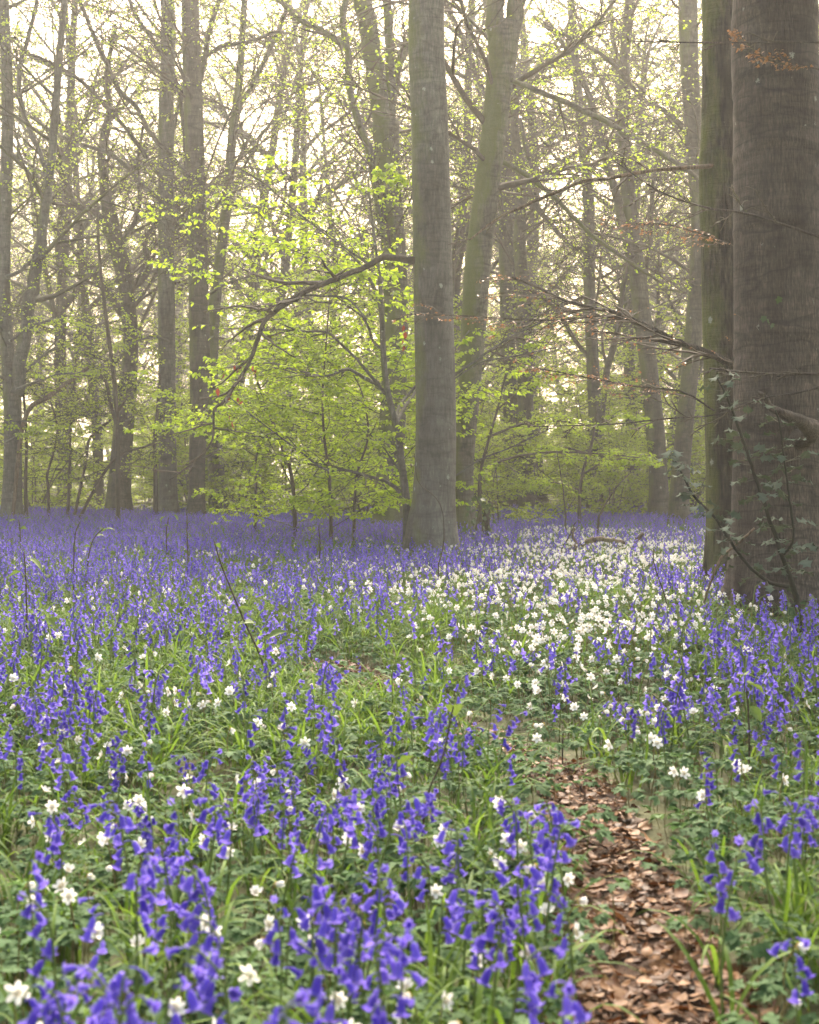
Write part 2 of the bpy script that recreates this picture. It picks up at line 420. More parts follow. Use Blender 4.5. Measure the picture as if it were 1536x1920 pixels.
def make_tree(name, label, cat, d, trunk, bark_m, twig_m, leaf_m, limbs=(), prm=None, auto=None, sides=16, rings=40,
              shape=None, group=None, top=None, limb_prm=None, leaf_fine=False, twig_name='branch'):
    tr = px_line(trunk, d)
    base = tr[0].copy(); bx, by = base[0], base[1]; bz = float(gh(bx, by))
    tr[0, 2] = bz - .12
    if top is not None:      # go on above the frame
        dirn = tr[-1, :3] - tr[-2, :3]; dirn = unit(dirn) + np.array([rs.normal(0, .05), rs.normal(0, .05), 0])
        L = max(0, top - tr[-1, 2])
        if L > 0: tr = np.vstack([tr, np.concatenate([tr[-1, :3] + dirn * L * .5, [tr[-1, 3] * .78]]), np.concatenate([tr[-1, :3] + dirn * L, [tr[-1, 3] * .4]])])
    root = bpy.data.objects.new(name, None); COL.objects.link(root); root.location = (bx, by, bz); root.empty_display_size = .2
    setp(root, label, cat, group)
    off = (bx, by, bz)
    rt = resample(tr, rings); mb = MB()
    def sh(pts, a):
        q = pts.copy(); q[:, 2] -= bz
        return (shape or trunk_shape(4, bx, .03))(q, a)
    tube(mb, rt[:, :3], np.maximum(rt[:, 3], .004), sides, 0, sh, cap=True)
    trunk_o = link('trunk', mb.mesh('trunk', [bark_m], off), root)
    T = Tree()
    for li in limbs:
        line = px_line(li['px'], d + li.get('dd', 0), li.get('slope', 0)); n = max(8, len(line) * 5)
        q = resample(line, n); mb = MB(); wob = rs.normal(0, 1, (n, 3)) * q[:, 3:4] * .12; wob[0] = 0
        tube(mb, q[:, :3] + wob, np.maximum(q[:, 3], .003), 9 if q[0, 3] > .03 else 6, 0, None, cap=True)
        link('limb', mb.mesh('limb', [li.get('mat', bark_m)], off), trunk_o)
        lp = li.get('prm', limb_prm or prm)
        if lp:
            L = np.linalg.norm(np.diff(q[:, :3], axis=0), axis=1).sum() * li.get('len', 1.0)
            T2 = Tree(); grow(T2, None, None, L, q[0, 3], 0, lp, q[:, :3]); T2.tubes = T2.tubes[1:]
            T.tubes += T2.tubes; T.lp += T2.lp; T.lt += T2.lt; T.ln += T2.ln; T.ls += T2.ls
    if auto:
        z0, z1 = auto['z']; 
        for k in range(auto['n']):
            z = rs.uniform(z0, min(z1, rt[-1, 2])); i = int(np.argmin(np.abs(rt[:, 2] - z))); i = min(i, len(rt) - 1)
            az = rs.uniform(0, 2 * math.pi); el = R(rs.uniform(*auto.get('el', (10, 55))))
            dd = np.array([math.cos(az) * math.cos(el), math.sin(az) * math.cos(el), math.sin(el)])
            L = rs.uniform(*auto['L']); r = min(rt[i, 3] * .55, auto.get('r', .06)) * rs.uniform(.5, 1)
            grow(T, rt[i, :3], dd, L, r, 0, prm)
    emit(T, off, twig_m, leaf_m, root, twig_name, leaf_fine)
    return root

# ------------------------------------------------------------------ the trees one can tell apart
BARE = prm_(last=2, ch=[9, 6, 0], leaf=0, ratio=[.42, .42, .4], rmin=.0035, flat=.7, zs=.75)
LEAFY = prm_(last=2, ch=[10, 8, 0], leaf=5.0, ls=.060, ratio=[.42, .42, .4], rmin=.003, flat=.22, zs=.3)
MID = prm_(last=2, ch=[10, 9, 0], leaf=4.2, leafp=.85, ls=.052, ratio=[.48, .45, .4], rmin=.0055, flat=.6, zs=.7)
MIDBARE = prm_(last=2, ch=[9, 9, 0], leaf=2.6, leafp=.65, ls=.052, ratio=[.48, .45, .4], rmin=.0055, flat=.6, zs=.8)

# straight beech in the middle
make_tree('beech_tree', 'straight grey beech with pale lichen dots and one long drooping bare limb', 'tree', 15.5,
    [(812, 1045, 92), (812, 985, 88), (815, 930, 80), (818, 800, 76), (815, 640, 74), (811, 480, 72), (806, 250, 68), (800, 0, 65)],
    M['beech'], M['twig'], M['spring'], top=11, sides=40, rings=150, shape=trunk_shape(3, 2.2, .02, .012, [2.05, 2.9, 3.4, 4.4, .85]),
    limbs=[dict(px=[(790, 486, 22), (768, 488, 15), (745, 484, 13), (717, 483, 12.5), (680, 503, 11), (640, 519, 11), (600, 534, 10.5), (562, 552, 10.5), (520, 580, 10),
                    (494, 606, 9), (482, 640, 8.5), (462, 690, 7.5), (436, 728, 7), (421, 752, 7), (402, 768, 5.5), (400, 806, 4.5), (395, 832, 4), (365, 865, 3.5), (318, 900, 3)],
                slope=-.08, mat=M['twig'], prm=prm_(last=2, ch=[16, 4, 0], leaf=.5, leafp=.25, ls=.05, ratio=[.22, .4, .4], rmin=.0025, flat=.5, zs=.45)),
           dict(px=[(560, 552, 5), (600, 555, 4.5), (650, 560, 4), (690, 600, 3)], slope=-.1, dd=-.5, prm=BARE, len=.8),
           dict(px=[(700, 500, 5), (640, 460, 4), (560, 400, 3.5), (490, 340, 3), (420, 300, 2)], slope=-.1, prm=prm_(last=1, ch=[14, 0], leaf=2.2, leafp=.7, n=[8, 5], ls=.055, ratio=[.22, .4], rmin=.0025, flat=.5, zs=.5, lo=[.2, .1])),
           dict(px=[(850, 895, 4), (900, 862, 3.6), (960, 838, 3), (1040, 800, 2)], slope=-.1, prm=BARE, len=.6),
           dict(px=[(850, 705, 7), (900, 670, 5.5), (960, 630, 4.5), (1020, 600, 3.5), (1080, 545, 2)], slope=-.1, prm=BARE, len=.7),
           dict(px=[(848, 712, 4), (905, 678, 3.5), (950, 670, 3), (1050, 650, 2)], slope=-.15, prm=BARE, len=.6)],
    auto=dict(n=6, z=(6.5, 10.5), L=(3, 5), r=.06), prm=MIDBARE)

# leaning beech behind it
make_tree('beech_tree', 'mossy beech leaning aside and forking high behind the straight beech', 'tree', 19,
    [(868, 1010, 48), (868, 960, 44), (868, 880, 40), (878, 750, 43), (889, 600, 49), (897, 490, 50), (914, 350, 48), (926, 250, 48), (937, 150, 50), (944, 90, 54), (948, 40, 46)],
    M['beech_mossy'], M['twig'], M['spring'], sides=28, rings=110, shape=trunk_shape(3, .4, .03, .012),
    limbs=[dict(px=[(938, 110, 34), (932, 70, 36), (928, 0, 34), (922, -120, 30), (910, -300, 22)], prm=None),
           dict(px=[(944, 110, 36), (957, 70, 36), (972, 0, 34), (1000, -120, 30), (1050, -300, 22)], prm=None),
           dict(px=[(960, 150, 10), (1020, 175, 11), (1090, 205, 11), (1150, 235, 10), (1210, 270, 10), (1260, 300, 9), (1310, 335, 8)], slope=.3, prm=MID, dd=-.5),
           dict(px=[(935, 300, 9), (990, 330, 10), (1040, 370, 9), (1110, 440, 8), (1180, 490, 7), (1240, 530, 5)], slope=.2, prm=MIDBARE),
           dict(px=[(900, 700, 5), (930, 660, 5), (980, 620, 4), (1040, 570, 3)], slope=-.2, prm=BARE)],
    auto=dict(n=8, z=(4.5, 7), L=(2, 4), r=.05), prm=MID)

# big beech at the edge of the picture
make_tree('beech_tree', 'thickest beech trunk, purplish brown with fine streaks, beside the holly', 'tree', 9.5,
    [(1466, 1150, 186), (1464, 1060, 178), (1462, 940, 172), (1462, 800, 168), (1461, 600, 163), (1459, 400, 160), (1457, 200, 157), (1455, 0, 155)],
    M['beech_big'], M['twig'], M['spring'], top=9, sides=72, rings=420, shape=trunk_shape(5, 1.0, .016, .008, [3.05, 2.55, 1.83, 3.5, 1.25, 3.95]),
    limbs=[dict(px=[(1490, 828, 44, -.25), (1524, 806, 34, -.45), (1500, 790, 24, -.75), (1470, 776, 18, -.9), (1447, 764, 14, -.95), (1432, 742, 10, -1), (1420, 735, 6, -1)], prm=None),
           dict(px=[(1560, 700, 6, -1.1), (1480, 702, 5, -1), (1400, 698, 4.5, -1), (1330, 690, 3, -1)], prm=BARE, len=.5),
           dict(px=[(1560, 720, 6, -1.1), (1500, 735, 5, -1.1), (1440, 745, 4.5, -1.1), (1400, 758, 4, -1.1), (1340, 778, 3.2, -1.1), (1250, 785, 3, -1.1), (1150, 795, 2.6, -1.1), (1000, 800, 2, -1.0)], prm=BARE, len=.35),
           dict(px=[(1560, 80, 4, -1.2), (1450, 78, 3.5, -1.2), (1330, 80, 3, -1.2), (1180, 77, 2, -1.2)], prm=BARE, len=.3),
           dict(px=[(1560, 452, 6, -1.1), (1480, 425, 5.5, -1.0), (1400, 400, 5, -.9), (1330, 390, 4, -.9), (1240, 360, 3, -.9), (1150, 300, 2, -.9)], prm=BARE, len=.5)],
    auto=dict(n=4, z=(6, 8.5), L=(2, 4), r=.07), prm=MIDBARE)

# furrowed trunk against it, with the long bare limb and the budding bough
BUD = prm_(last=2, ch=[18, 8, 0], n=[8, 6, 4], leaf=2.2, leafp=.8, ls=.026, ratio=[.40, .40, .4], rmin=.0017, flat=.45, zs=.45, ang=(18, 45), lo=[.08, .15, .1])
make_tree('oak_tree', 'dark furrowed trunk standing tight against the thickest beech, copper buds on its twigs', 'tree', 11.3,
    [(1374, 1120, 96), (1370, 1040, 86), (1366, 940, 80), (1362, 800, 78), (1358, 640, 76), (1353, 480, 72), (1352, 330, 78), (1354, 200, 72), (1354, 0, 72)],
    M['rough'], M['twig'], M['bud'], top=10, sides=40, rings=140, shape=trunk_shape(4, 3.0, .03, .03),
    limbs=[dict(px=[(1340, 310, 9, -.1), (1300, 313, 8, -.3), (1240, 318, 7.5, -.4), (1190, 325, 7.5, -.5), (1140, 335, 8, -.5), (1090, 341, 7.5, -.4), (1040, 362, 7, -.3), (1000, 378, 6.5, -.2), (960, 396, 6, 0), (930, 412, 5, .2), (880, 450, 3, .3)], prm=BARE, len=.35, mat=M['deadwood']),
           dict(px=[(1394, 735, 12, -.9), (1392, 715, 14, -.95), (1380, 690, 14, -1), (1350, 672, 14, -1), (1310, 655, 13, -1.05), (1270, 640, 11, -1.05), (1230, 620, 10, -1.05), (1195, 602, 9, -1), (1150, 585, 8, -1), (1100, 575, 7, -.9), (1050, 560, 6, -.9), (1000, 535, 5, -.8), (960, 520, 4, -.8)], prm=BUD, len=1.0),
           dict(px=[(1230, 622, 7, -1.1), (1180, 600, 6, -1.1), (1130, 592, 5, -1.1), (1050, 600, 4, -1), (960, 598, 3.2, -1), (870, 592, 2.6, -1), (770, 589, 2, -1)], prm=BUD, len=.6),
           dict(px=[(1340, 770, 4, -.9), (1280, 735, 4, -.9), (1200, 725, 4, -.8), (1120, 712, 3, -.8), (1050, 698, 2.4, -.8), (1000, 690, 2, -.8)], prm=BUD, len=.7),
           dict(px=[(1400, 470, 3, -1), (1320, 440, 3, -1), (1240, 420, 2.5, -1), (1160, 425, 2, -1)], prm=BUD, len=.9),
           dict(px=[(1536, 130, 3, -2.5), (1440, 110, 3, -2.5), (1380, 60, 2, -2.5)], prm=BUD, len=.6)],
    auto=dict(n=4, z=(5.5, 9), L=(2, 3.5), r=.05), prm=MIDBARE)

# young hornbeam beside the straight beech: grey stem, fans of yellow-green leaves
make_tree('young_beech_tree', 'young slim beech with sweeping low boughs full of fresh yellow-green leaves', 'tree', 16.2,
    [(764, 1010, 17), (763, 960, 16), (759, 915, 15.5), (752, 860, 14), (748, 820, 14), (738, 780, 13), (727, 735, 12.5), (721, 690, 12), (718, 640, 11), (716, 590, 10), (712, 520, 7), (700, 430, 5), (690, 330, 3)],
    M['beech'], M['green_twig'], M['spring'], sides=14, rings=60, leaf_fine=True,
    limbs=[dict(px=[(750, 922, 10), (722, 902, 7), (690, 893, 6.5), (650, 882, 6), (610, 880, 5), (560, 845, 4), (500, 800, 3), (430, 745, 2.5)], prm=LEAFY, slope=-.12),
           dict(px=[(722, 738, 8), (708, 722, 7), (690, 712, 7), (670, 700, 6.5), (650, 692, 6), (610, 705, 5), (560, 695, 4), (500, 680, 3), (420, 690, 2)], prm=LEAFY, slope=.08),
           dict(px=[(720, 735, 8), (700, 710, 7), (670, 675, 6), (640, 645, 5.5), (610, 622, 5), (560, 620, 4), (500, 590, 3), (430, 530, 2), (340, 500, 1.6)], prm=LEAFY, slope=-.1),
           dict(px=[(718, 655, 6), (700, 640, 5.5), (688, 605, 5), (676, 590, 4.5), (640, 570, 4), (580, 560, 3), (520, 500, 2.5), (440, 440, 2)], prm=LEAFY, slope=.05),
           dict(px=[(745, 790, 9), (758, 765, 8), (775, 742, 7), (800, 700, 5), (850, 640, 4)], prm=LEAFY, slope=.3, dd=.25, len=.6),
           dict(px=[(742, 785, 8), (750, 760, 7), (780, 725, 6), (820, 690, 4), (880, 620, 3)], prm=LEAFY, slope=.45, dd=.25, len=.6),
           dict(px=[(756, 890, 5), (740, 870, 4), (720, 840, 3.5), (700, 820, 3), (660, 780, 2.5), (610, 740, 2)], prm=LEAFY, slope=-.05),
           dict(px=[(714, 560, 4), (680, 500, 3.5), (620, 440, 3), (540, 400, 2.6), (440, 385, 2), (330, 380, 1.5)], prm=LEAFY, slope=-.1),
           dict(px=[(716, 600, 4), (700, 540, 3.5), (660, 480, 3), (600, 450, 2.4), (500, 450, 2)], prm=LEAFY, slope=.15)],
    auto=dict(n=8, z=(.9, 4), L=(.8, 1.8), r=.012, el=(0, 40)), prm=LEAFY)

# leafy shrub thicket left of it (several thin stems from the ground)
for k, (bxp, tops, dd) in enumerate([(622, [(622, 990, 7), (618, 900, 6), (608, 820, 5), (605, 740, 4), (612, 640, 3), (618, 560, 2)], 16.8),
                                     (560, [(556, 985, 8), (548, 900, 7), (525, 830, 6), (500, 760, 5), (478, 700, 4), (470, 640, 3)], 18.5),
                                     (480, [(478, 975, 6), (480, 900, 5), (482, 850, 4), (510, 800, 3), (540, 760, 2)], 20.5),
                                     (660, [(662, 985, 6), (668, 900, 5), (690, 820, 4), (680, 740, 3), (650, 680, 2)], 17.6)]):
    make_tree('hornbeam_shrub', ['bushy hornbeam shrub, upright stem, bright leaves down to the bluebells', 'hornbeam shrub with a stem bowed over, between the twin trunks and the bushy shrub',
              'low hornbeam shrub with a kinked stem close to the twin trunks', 'hornbeam shrub hard by the young slim beech'][k], 'shrub', dd,
        tops, M['twig'], M['green_twig'], M['spring'], sides=8, rings=24, leaf_fine=True,
        auto=dict(n=13, z=(.25, 3.2), L=(.9, 2.2), r=.012, el=(-5, 40)), prm=LEAFY)

# leafy shrubs on the other side of the straight beech, in flat tiers
for lab, dd, tr, lim in [('tiered hornbeam shrub spreading flat bright sprays between the leaning beech and the ash', 21.5, [(902, 985, 8), (900, 900, 7), (915, 830, 6), (935, 760, 4), (950, 690, 3)],
        [[(903, 880, 5), (960, 858, 5), (1030, 848, 4), (1110, 850, 3), (1200, 858, 2)], [(915, 820, 5), (980, 795, 4), (1050, 790, 3), (1120, 800, 2)], [(930, 770, 4), (1000, 715, 3), (1060, 700, 2)], [(905, 870, 4), (880, 850, 3), (860, 845, 2)], [(940, 730, 3), (970, 660, 3), (1010, 640, 2)]]),
    ('tiered hornbeam shrub with flat sprays before the stout curving trunk', 23.5, [(1085, 980, 7), (1090, 900, 6), (1110, 830, 5), (1120, 760, 3)],
        [[(1092, 890, 4), (1130, 868, 4), (1180, 860, 3), (1230, 870, 2)], [(1100, 850, 4), (1050, 838, 3), (1000, 845, 2)], [(1115, 800, 4), (1160, 780, 3), (1210, 790, 2)], [(1088, 920, 4), (1040, 905, 3), (1000, 915, 2)]])]:
    make_tree('hornbeam_shrub', lab, 'shrub', dd, tr, M['twig'], M['green_twig'], M['spring'], sides=8, rings=24, leaf_fine=True,
        limbs=[dict(px=l, prm=LEAFY, slope=(-.12, .1)[i % 2]) for i, l in enumerate(lim)])

# forked tree between the young beech and the straight beech
make_tree('beech_tree', 'mossy forked beech with three tall stems, behind the young slim beech', 'tree', 23,
    [(730, 985, 62), (731, 930, 54), (736, 800, 50), (742, 640, 46), (741, 520, 44), (733, 400, 44), (727, 300, 44), (724, 230, 50)],
    M['beech_mossy'], M['twig'], M['spring'], sides=24, rings=80, shape=trunk_shape(4, 2, .04, .02),
    limbs=[dict(px=[(722, 260, 40), (712, 190, 38), (700, 110, 37), (680, 0, 36), (660, -120, 32), (640, -250, 22)], prm=None),
           dict(px=[(730, 260, 22), (732, 180, 19), (731, 90, 18), (728, 0, 17), (735, -150, 13)], prm=None),
           dict(px=[(734, 200, 16), (745, 130, 17), (760, 90, 17), (790, 60, 14), (830, 0, 12)], prm=MIDBARE, dd=.3),
           dict(px=[(712, 420, 10), (702, 340, 13), (688, 270, 14), (668, 215, 14), (655, 160, 14), (652, 100, 14), (643, 40, 13), (650, -10, 12), (660, -100, 8)], prm=MIDBARE, dd=-.4),
           dict(px=[(652, 92, 13), (630, 75, 13), (600, 55, 12), (565, 38, 11), (540, 15, 10), (510, -10, 8)], prm=MIDBARE, dd=-.5)],
    auto=dict(n=7, z=(3.5, 6.5), L=(1.5, 3.5), r=.04), prm=MID)

# pair on the far side of the bluebells
make_tree('beech_tree', 'smooth pale straight beech next to the twin trunks', 'tree', 28,
    [(315, 985, 44), (315, 940, 36), (314, 800, 33), (312, 600, 31), (312, 400, 29), (312, 200, 28), (314, 0, 27)],
    M['beech'], M['twig'], M['spring'], top=17, sides=18, rings=60,
    limbs=[dict(px=[(318, 640, 5), (290, 632, 5), (255, 640, 4), (220, 655, 3)], prm=LEAFY, dd=-.6, len=1.3),
           dict(px=[(322, 400, 5), (360, 385, 4.5), (420, 382, 4), (480, 395, 3)], prm=LEAFY, dd=-1.0, slope=-.2),
           dict(px=[(325, 800, 4), (345, 790, 3.5), (375, 800, 3)], prm=LEAFY, dd=-.8, len=1.5),
           dict(px=[(318, 290, 7), (330, 220, 7), (345, 150, 6), (380, 80, 5), (415, 0, 4)], prm=MIDBARE),
           dict(px=[(306, 380, 10), (270, 350, 10), (235, 310, 9), (200, 285, 8), (150, 270, 7), (90, 240, 6), (30, 200, 4)], prm=MID, slope=-.2)],
    auto=dict(n=18, z=(5, 16), L=(2.5, 5), r=.035), prm=MID)
make_tree('beech_tree', 'dark straight trunk of the twin pair with a knot hole', 'tree', 26.5,
    [(368, 985, 40), (368, 940, 33), (371, 820, 33), (374, 700, 38), (373, 600, 38), (371, 450, 34), (366, 300, 34), (361, 150, 34), (356, 0, 32)],
    M['far_bark'], M['twig'], M['spring'], top=16, sides=18, rings=60, shape=trunk_shape(3, 1, .05, .03),
    limbs=[dict(px=[(388, 555, 6), (430, 530, 5), (490, 515, 4), (560, 520, 3)], prm=LEAFY, dd=-.8, slope=-.2),
           dict(px=[(380, 860, 5), (420, 840, 4.5), (450, 850, 3)], prm=LEAFY, dd=-.8, len=1.4),
           dict(px=[(352, 330, 8), (320, 290, 9), (285, 255, 9), (255, 200, 9), (225, 170, 10), (195, 110, 9), (165, 40, 8), (140, -20, 7)], prm=MIDBARE, dd=-.4),
           dict(px=[(356, 370, 6), (300, 330, 7), (250, 260, 8), (200, 200, 8), (150, 150, 8), (90, 115, 7), (40, 95, 5)], prm=MIDBARE, dd=-.7, slope=-.2),
           dict(px=[(376, 150, 10), (385, 110, 11), (392, 60, 10), (410, 0, 9), (420, -50, 7)], prm=MIDBARE),
           dict(px=[(350, 340, 10), (345, 240, 9), (330, 150, 8), (290, 80, 8), (250, 20, 8), (235, -40, 6)], prm=MIDBARE, dd=.5),
           dict(px=[(378, 110, 8), (420, 85, 9), (470, 78, 8), (520, 60, 6), (570, 70, 4)], prm=MID)],
    auto=dict(n=16, z=(4.5, 15), L=(2.5, 5), r=.035), prm=MID)
make_tree('beech_tree', 'slimmer trunk of the twin pair, sweeping outwards and forking', 'tree', 27.3,
    [(410, 985, 40), (409, 940, 34), (403, 850, 30), (396, 740, 27), (398, 640, 24), (406, 540, 21), (420, 430, 19), (429, 340, 18), (437, 240, 17), (447, 170, 15), (455, 60, 13), (462, -60, 10)],
    M['beech_mossy'], M['twig'], M['spring_far'], sides=16, rings=60,
    limbs=[dict(px=[(432, 270, 11), (448, 205, 11), (470, 165, 10), (500, 105, 9), (530, 40, 8), (545, -20, 6)], prm=MIDBARE),
           dict(px=[(425, 420, 6), (450, 330, 6), (500, 240, 5), (560, 165, 4), (600, 150, 3)], prm=MIDBARE, slope=.2)],
    auto=dict(n=14, z=(3.5, 9), L=(1.5, 3.5), r=.03), prm=MID)

# crooked stout tree
make_tree('oak_tree', 'stout crooked oak, brown trunk spreading into heavy twisted limbs', 'tree', 29,
    [(224, 985, 58), (224, 930, 46), (228, 860, 40), (234, 780, 36), (240, 720, 32), (245, 660, 27), (243, 600, 26), (236, 540, 26), (226, 490, 30), (210, 430, 30), (200, 370, 24)],
    M['far_bark'], M['twig'], M['spring_far'], sides=18, rings=60, shape=trunk_shape(4, 2, .06, .05),
    limbs=[dict(px=[(232, 590, 14), (215, 565, 16), (195, 535, 16), (170, 505, 13), (140, 470, 11), (110, 440, 10), (95, 415, 8), (60, 400, 6)], prm=MIDBARE),
           dict(px=[(200, 390, 20), (195, 330, 18), (190, 280, 16), (205, 210, 13), (200, 140, 10), (215, 60, 8)], prm=MIDBARE),
           dict(px=[(238, 540, 14), (262, 530, 14), (280, 500, 12), (272, 460, 10), (290, 420, 8), (330, 390, 6)], prm=MIDBARE, dd=.3),
           dict(px=[(212, 430, 14), (180, 400, 13), (140, 380, 12), (120, 330, 10), (105, 270, 8), (60, 210, 6)], prm=MID, dd=-.3),
           dict(px=[(220, 470, 10), (245, 430, 9), (262, 380, 8), (258, 310, 7), (270, 230, 5)], prm=MIDBARE, dd=-.3)],
    auto=dict(n=12, z=(4, 8), L=(2, 4), r=.04), prm=MID)

# two-stemmed tree at the other edge
make_tree('beech_tree', 'two-stemmed beech forking in a V above the bluebells', 'tree', 25,
    [(22, 985, 46), (22, 940, 38), (24, 860, 34), (24, 780, 34), (22, 720, 34), (14, 650, 26), (8, 560, 24), (8, 450, 24), (12, 320, 23), (14, 200, 22), (10, 80, 20), (4, -60, 18)],
    M['beech'], M['green_twig'], M['spring'], top=14, sides=18, rings=70,
    limbs=[dict(px=[(30, 730, 6), (70, 715, 5), (120, 700, 4), (170, 705, 3)], prm=LEAFY, dd=-.8, slope=-.15),
           dict(px=[(20, 640, 6), (60, 610, 5), (110, 600, 4), (150, 610, 3)], prm=LEAFY, dd=-.8, slope=-.15),
           dict(px=[(10, 830, 5), (40, 815, 4), (80, 812, 3)], prm=LEAFY, dd=-.9, len=1.4),
           dict(px=[(30, 740, 26), (38, 680, 25), (48, 620, 25), (60, 550, 24), (70, 490, 22), (80, 420, 19), (92, 340, 17), (100, 250, 16), (108, 150, 14), (120, 0, 12)], prm=MIDBARE, dd=-.2),
           dict(px=[(96, 380, 8), (80, 300, 9), (50, 230, 9), (35, 150, 9), (55, 60, 8), (70, 0, 7)], prm=MIDBARE),
           dict(px=[(54, 690, 5), (90, 660, 5), (130, 640, 4.5), (180, 610, 3.5), (240, 600, 2)], prm=MID, dd=-.5),
           dict(px=[(10, 520, 8), (35, 510, 8), (60, 490, 7), (90, 480, 6), (130, 490, 4)], prm=MID, dd=-.4),
           dict(px=[(16, 820, 4), (-20, 800, 4), (40, 790, 3), (110, 800, 2)], prm=LEAFY, dd=-.6)],
    auto=dict(n=20, z=(1.8, 12), L=(1.5, 4), r=.032), prm=MID)

# trunks in the mist on the other side
RT = [
 ('beech_tree', 'misty straight trunk, first beyond the leaning mossy beech', 34, [(962, 965, 32), (960, 850, 27), (955, 700, 27), (950, 560, 26), (948, 400, 25), (952, 250, 22), (950, 100, 18)], []),
 ('beech_tree', 'misty trunk, second beyond the leaning mossy beech, bent half way up', 31, [(990, 968, 38), (988, 900, 32), (986, 780, 31), (984, 650, 29), (982, 560, 27), (974, 450, 24), (978, 330, 20), (965, 240, 16), (975, 120, 12)],
    [dict(px=[(980, 420, 9), (1005, 360, 9), (985, 270, 9), (975, 220, 8)], prm=None), dict(px=[(985, 340, 9), (1010, 390, 10), (1040, 430, 9), (1075, 465, 7)], prm=MIDBARE)]),
 ('ash_tree', 'misty ash whose trunk forks into a Y at mid height, behind the budding bough', 30, [(1116, 968, 32), (1116, 900, 27), (1118, 800, 27), (1112, 700, 24), (1108, 600, 23), (1104, 480, 22), (1104, 370, 22), (1092, 250, 19), (1080, 130, 17), (1070, 0, 14)],
    [dict(px=[(1122, 800, 14), (1130, 760, 13), (1140, 690, 13), (1160, 610, 12), (1168, 540, 10), (1190, 440, 8), (1205, 300, 6)], prm=MIDBARE), dict(px=[(1106, 670, 8), (1080, 640, 8), (1050, 590, 7), (1020, 560, 6), (990, 545, 4)], prm=MIDBARE)]),
 ('oak_tree', 'misty stout trunk curving over and dividing high up, in line with the fallen branch', 27, [(1236, 972, 44), (1235, 900, 36), (1230, 820, 36), (1222, 740, 34), (1213, 660, 33), (1203, 580, 32), (1194, 500, 31), (1184, 420, 29), (1176, 330, 25), (1170, 220, 22), (1172, 100, 20), (1182, 0, 20), (1190, -100, 16)],
    [dict(px=[(1182, 480, 17), (1168, 420, 17), (1152, 350, 16), (1135, 290, 15), (1118, 230, 14), (1105, 180, 12), (1080, 120, 11), (1040, 60, 9), (1000, 30, 6)], prm=MID, dd=-.2),
     dict(px=[(1205, 560, 8), (1220, 440, 8), (1225, 340, 7), (1250, 230, 6), (1300, 120, 5)], prm=MIDBARE, dd=.3)]),
 ('beech_tree', 'misty smooth trunk swelling at the top, next before the furrowed trunk', 24, [(1272, 965, 40), (1276, 900, 34), (1286, 780, 32), (1298, 650, 32), (1308, 520, 32), (1312, 420, 33), (1306, 310, 34), (1298, 200, 34), (1292, 90, 36), (1290, 0, 36), (1286, -100, 34)],
    [dict(px=[(1296, 260, 9), (1250, 210, 9), (1200, 180, 8), (1150, 120, 8), (1090, 80, 7), (1020, 50, 5)], prm=MID)]),
 ('beech_tree', 'misty thin trunk between the Y-forked ash and the stout curving trunk', 36, [(1192, 962, 30), (1188, 880, 24), (1184, 780, 22), (1180, 680, 21), (1178, 560, 20), (1185, 420, 17), (1200, 260, 14), (1210, 100, 10)], []),
]
for nm, lab, d, tr, lim in RT:
    make_tree(nm, lab, 'tree', d, tr, M['far_bark'], M['twig'], M['spring_far'], limbs=lim, sides=14, rings=44,
              auto=dict(n=13, z=(3.5, 13), L=(2, 4.5), r=.035), prm=MID, shape=trunk_shape(3, d, .04, .02))

# pole-thin saplings and slanting dead stems before the left thicket
for k, (lab, d, tr, lim) in enumerate([
    ('thin leaning sapling crossing in front of the stout crooked oak', 24, [(222, 990, 9), (221, 900, 9), (220, 800, 9), (215, 720, 9), (205, 640, 8), (195, 560, 7), (186, 480, 6), (183, 380, 4)], [dict(px=[(220, 800, 7), (208, 760, 7), (200, 720, 6), (185, 700, 5)], prm=MIDBARE)]),
    ('thin slanting stem rising out of the left bluebells beside the oak', 25, [(130, 990, 6), (150, 920, 6), (162, 860, 6), (170, 820, 6), (215, 780, 5), (240, 740, 4)], []),
    ('thin dead stem arching up from the oak foot to the pale beech', 24.5, [(132, 990, 7), (160, 950, 6), (200, 880, 6), (230, 850, 5), (262, 840, 4), (300, 830, 2)], []),
    ('straight grey pole sapling beside the pale beech', 27, [(292, 985, 10), (292, 900, 9), (290, 830, 8), (296, 760, 6), (300, 700, 4)], []),
    ('grey pole sapling near the two-stemmed beech', 26, [(50, 985, 8), (48, 900, 7), (50, 840, 6), (46, 760, 5), (40, 700, 4)], []),
    ('pale thin sapling with a bleached kink, near the two-stemmed beech', 25.5, [(92, 985, 6), (90, 910, 6), (88, 890, 5), (100, 850, 5), (108, 800, 4), (90, 740, 3)], []),
    ('upright thin sapling in the gap between forked beech and oak', 27, [(126, 985, 7), (130, 900, 6), (132, 820, 5), (140, 700, 4), (150, 600, 3)], [])]):
    make_tree('sapling', lab, 'sapling', d, tr, M['twig'], M['green_twig'], M['spring_far'], limbs=lim, sides=7, rings=24,
              auto=dict(n=5, z=(.8, 5), L=(.6, 1.6), r=.012, el=(0, 50)), prm=MID)
r_ = make_tree('dead_tree', 'bleached dead stem leaning diagonally through the thicket', 'dead tree', 24.8,
    [(20, 985, 6), (45, 790, 9), (90, 745, 10), (130, 715, 9), (165, 690, 7), (190, 660, 4)], M['deadwood'], M['deadwood'], M['dead'], sides=8, rings=30, limbs=[])


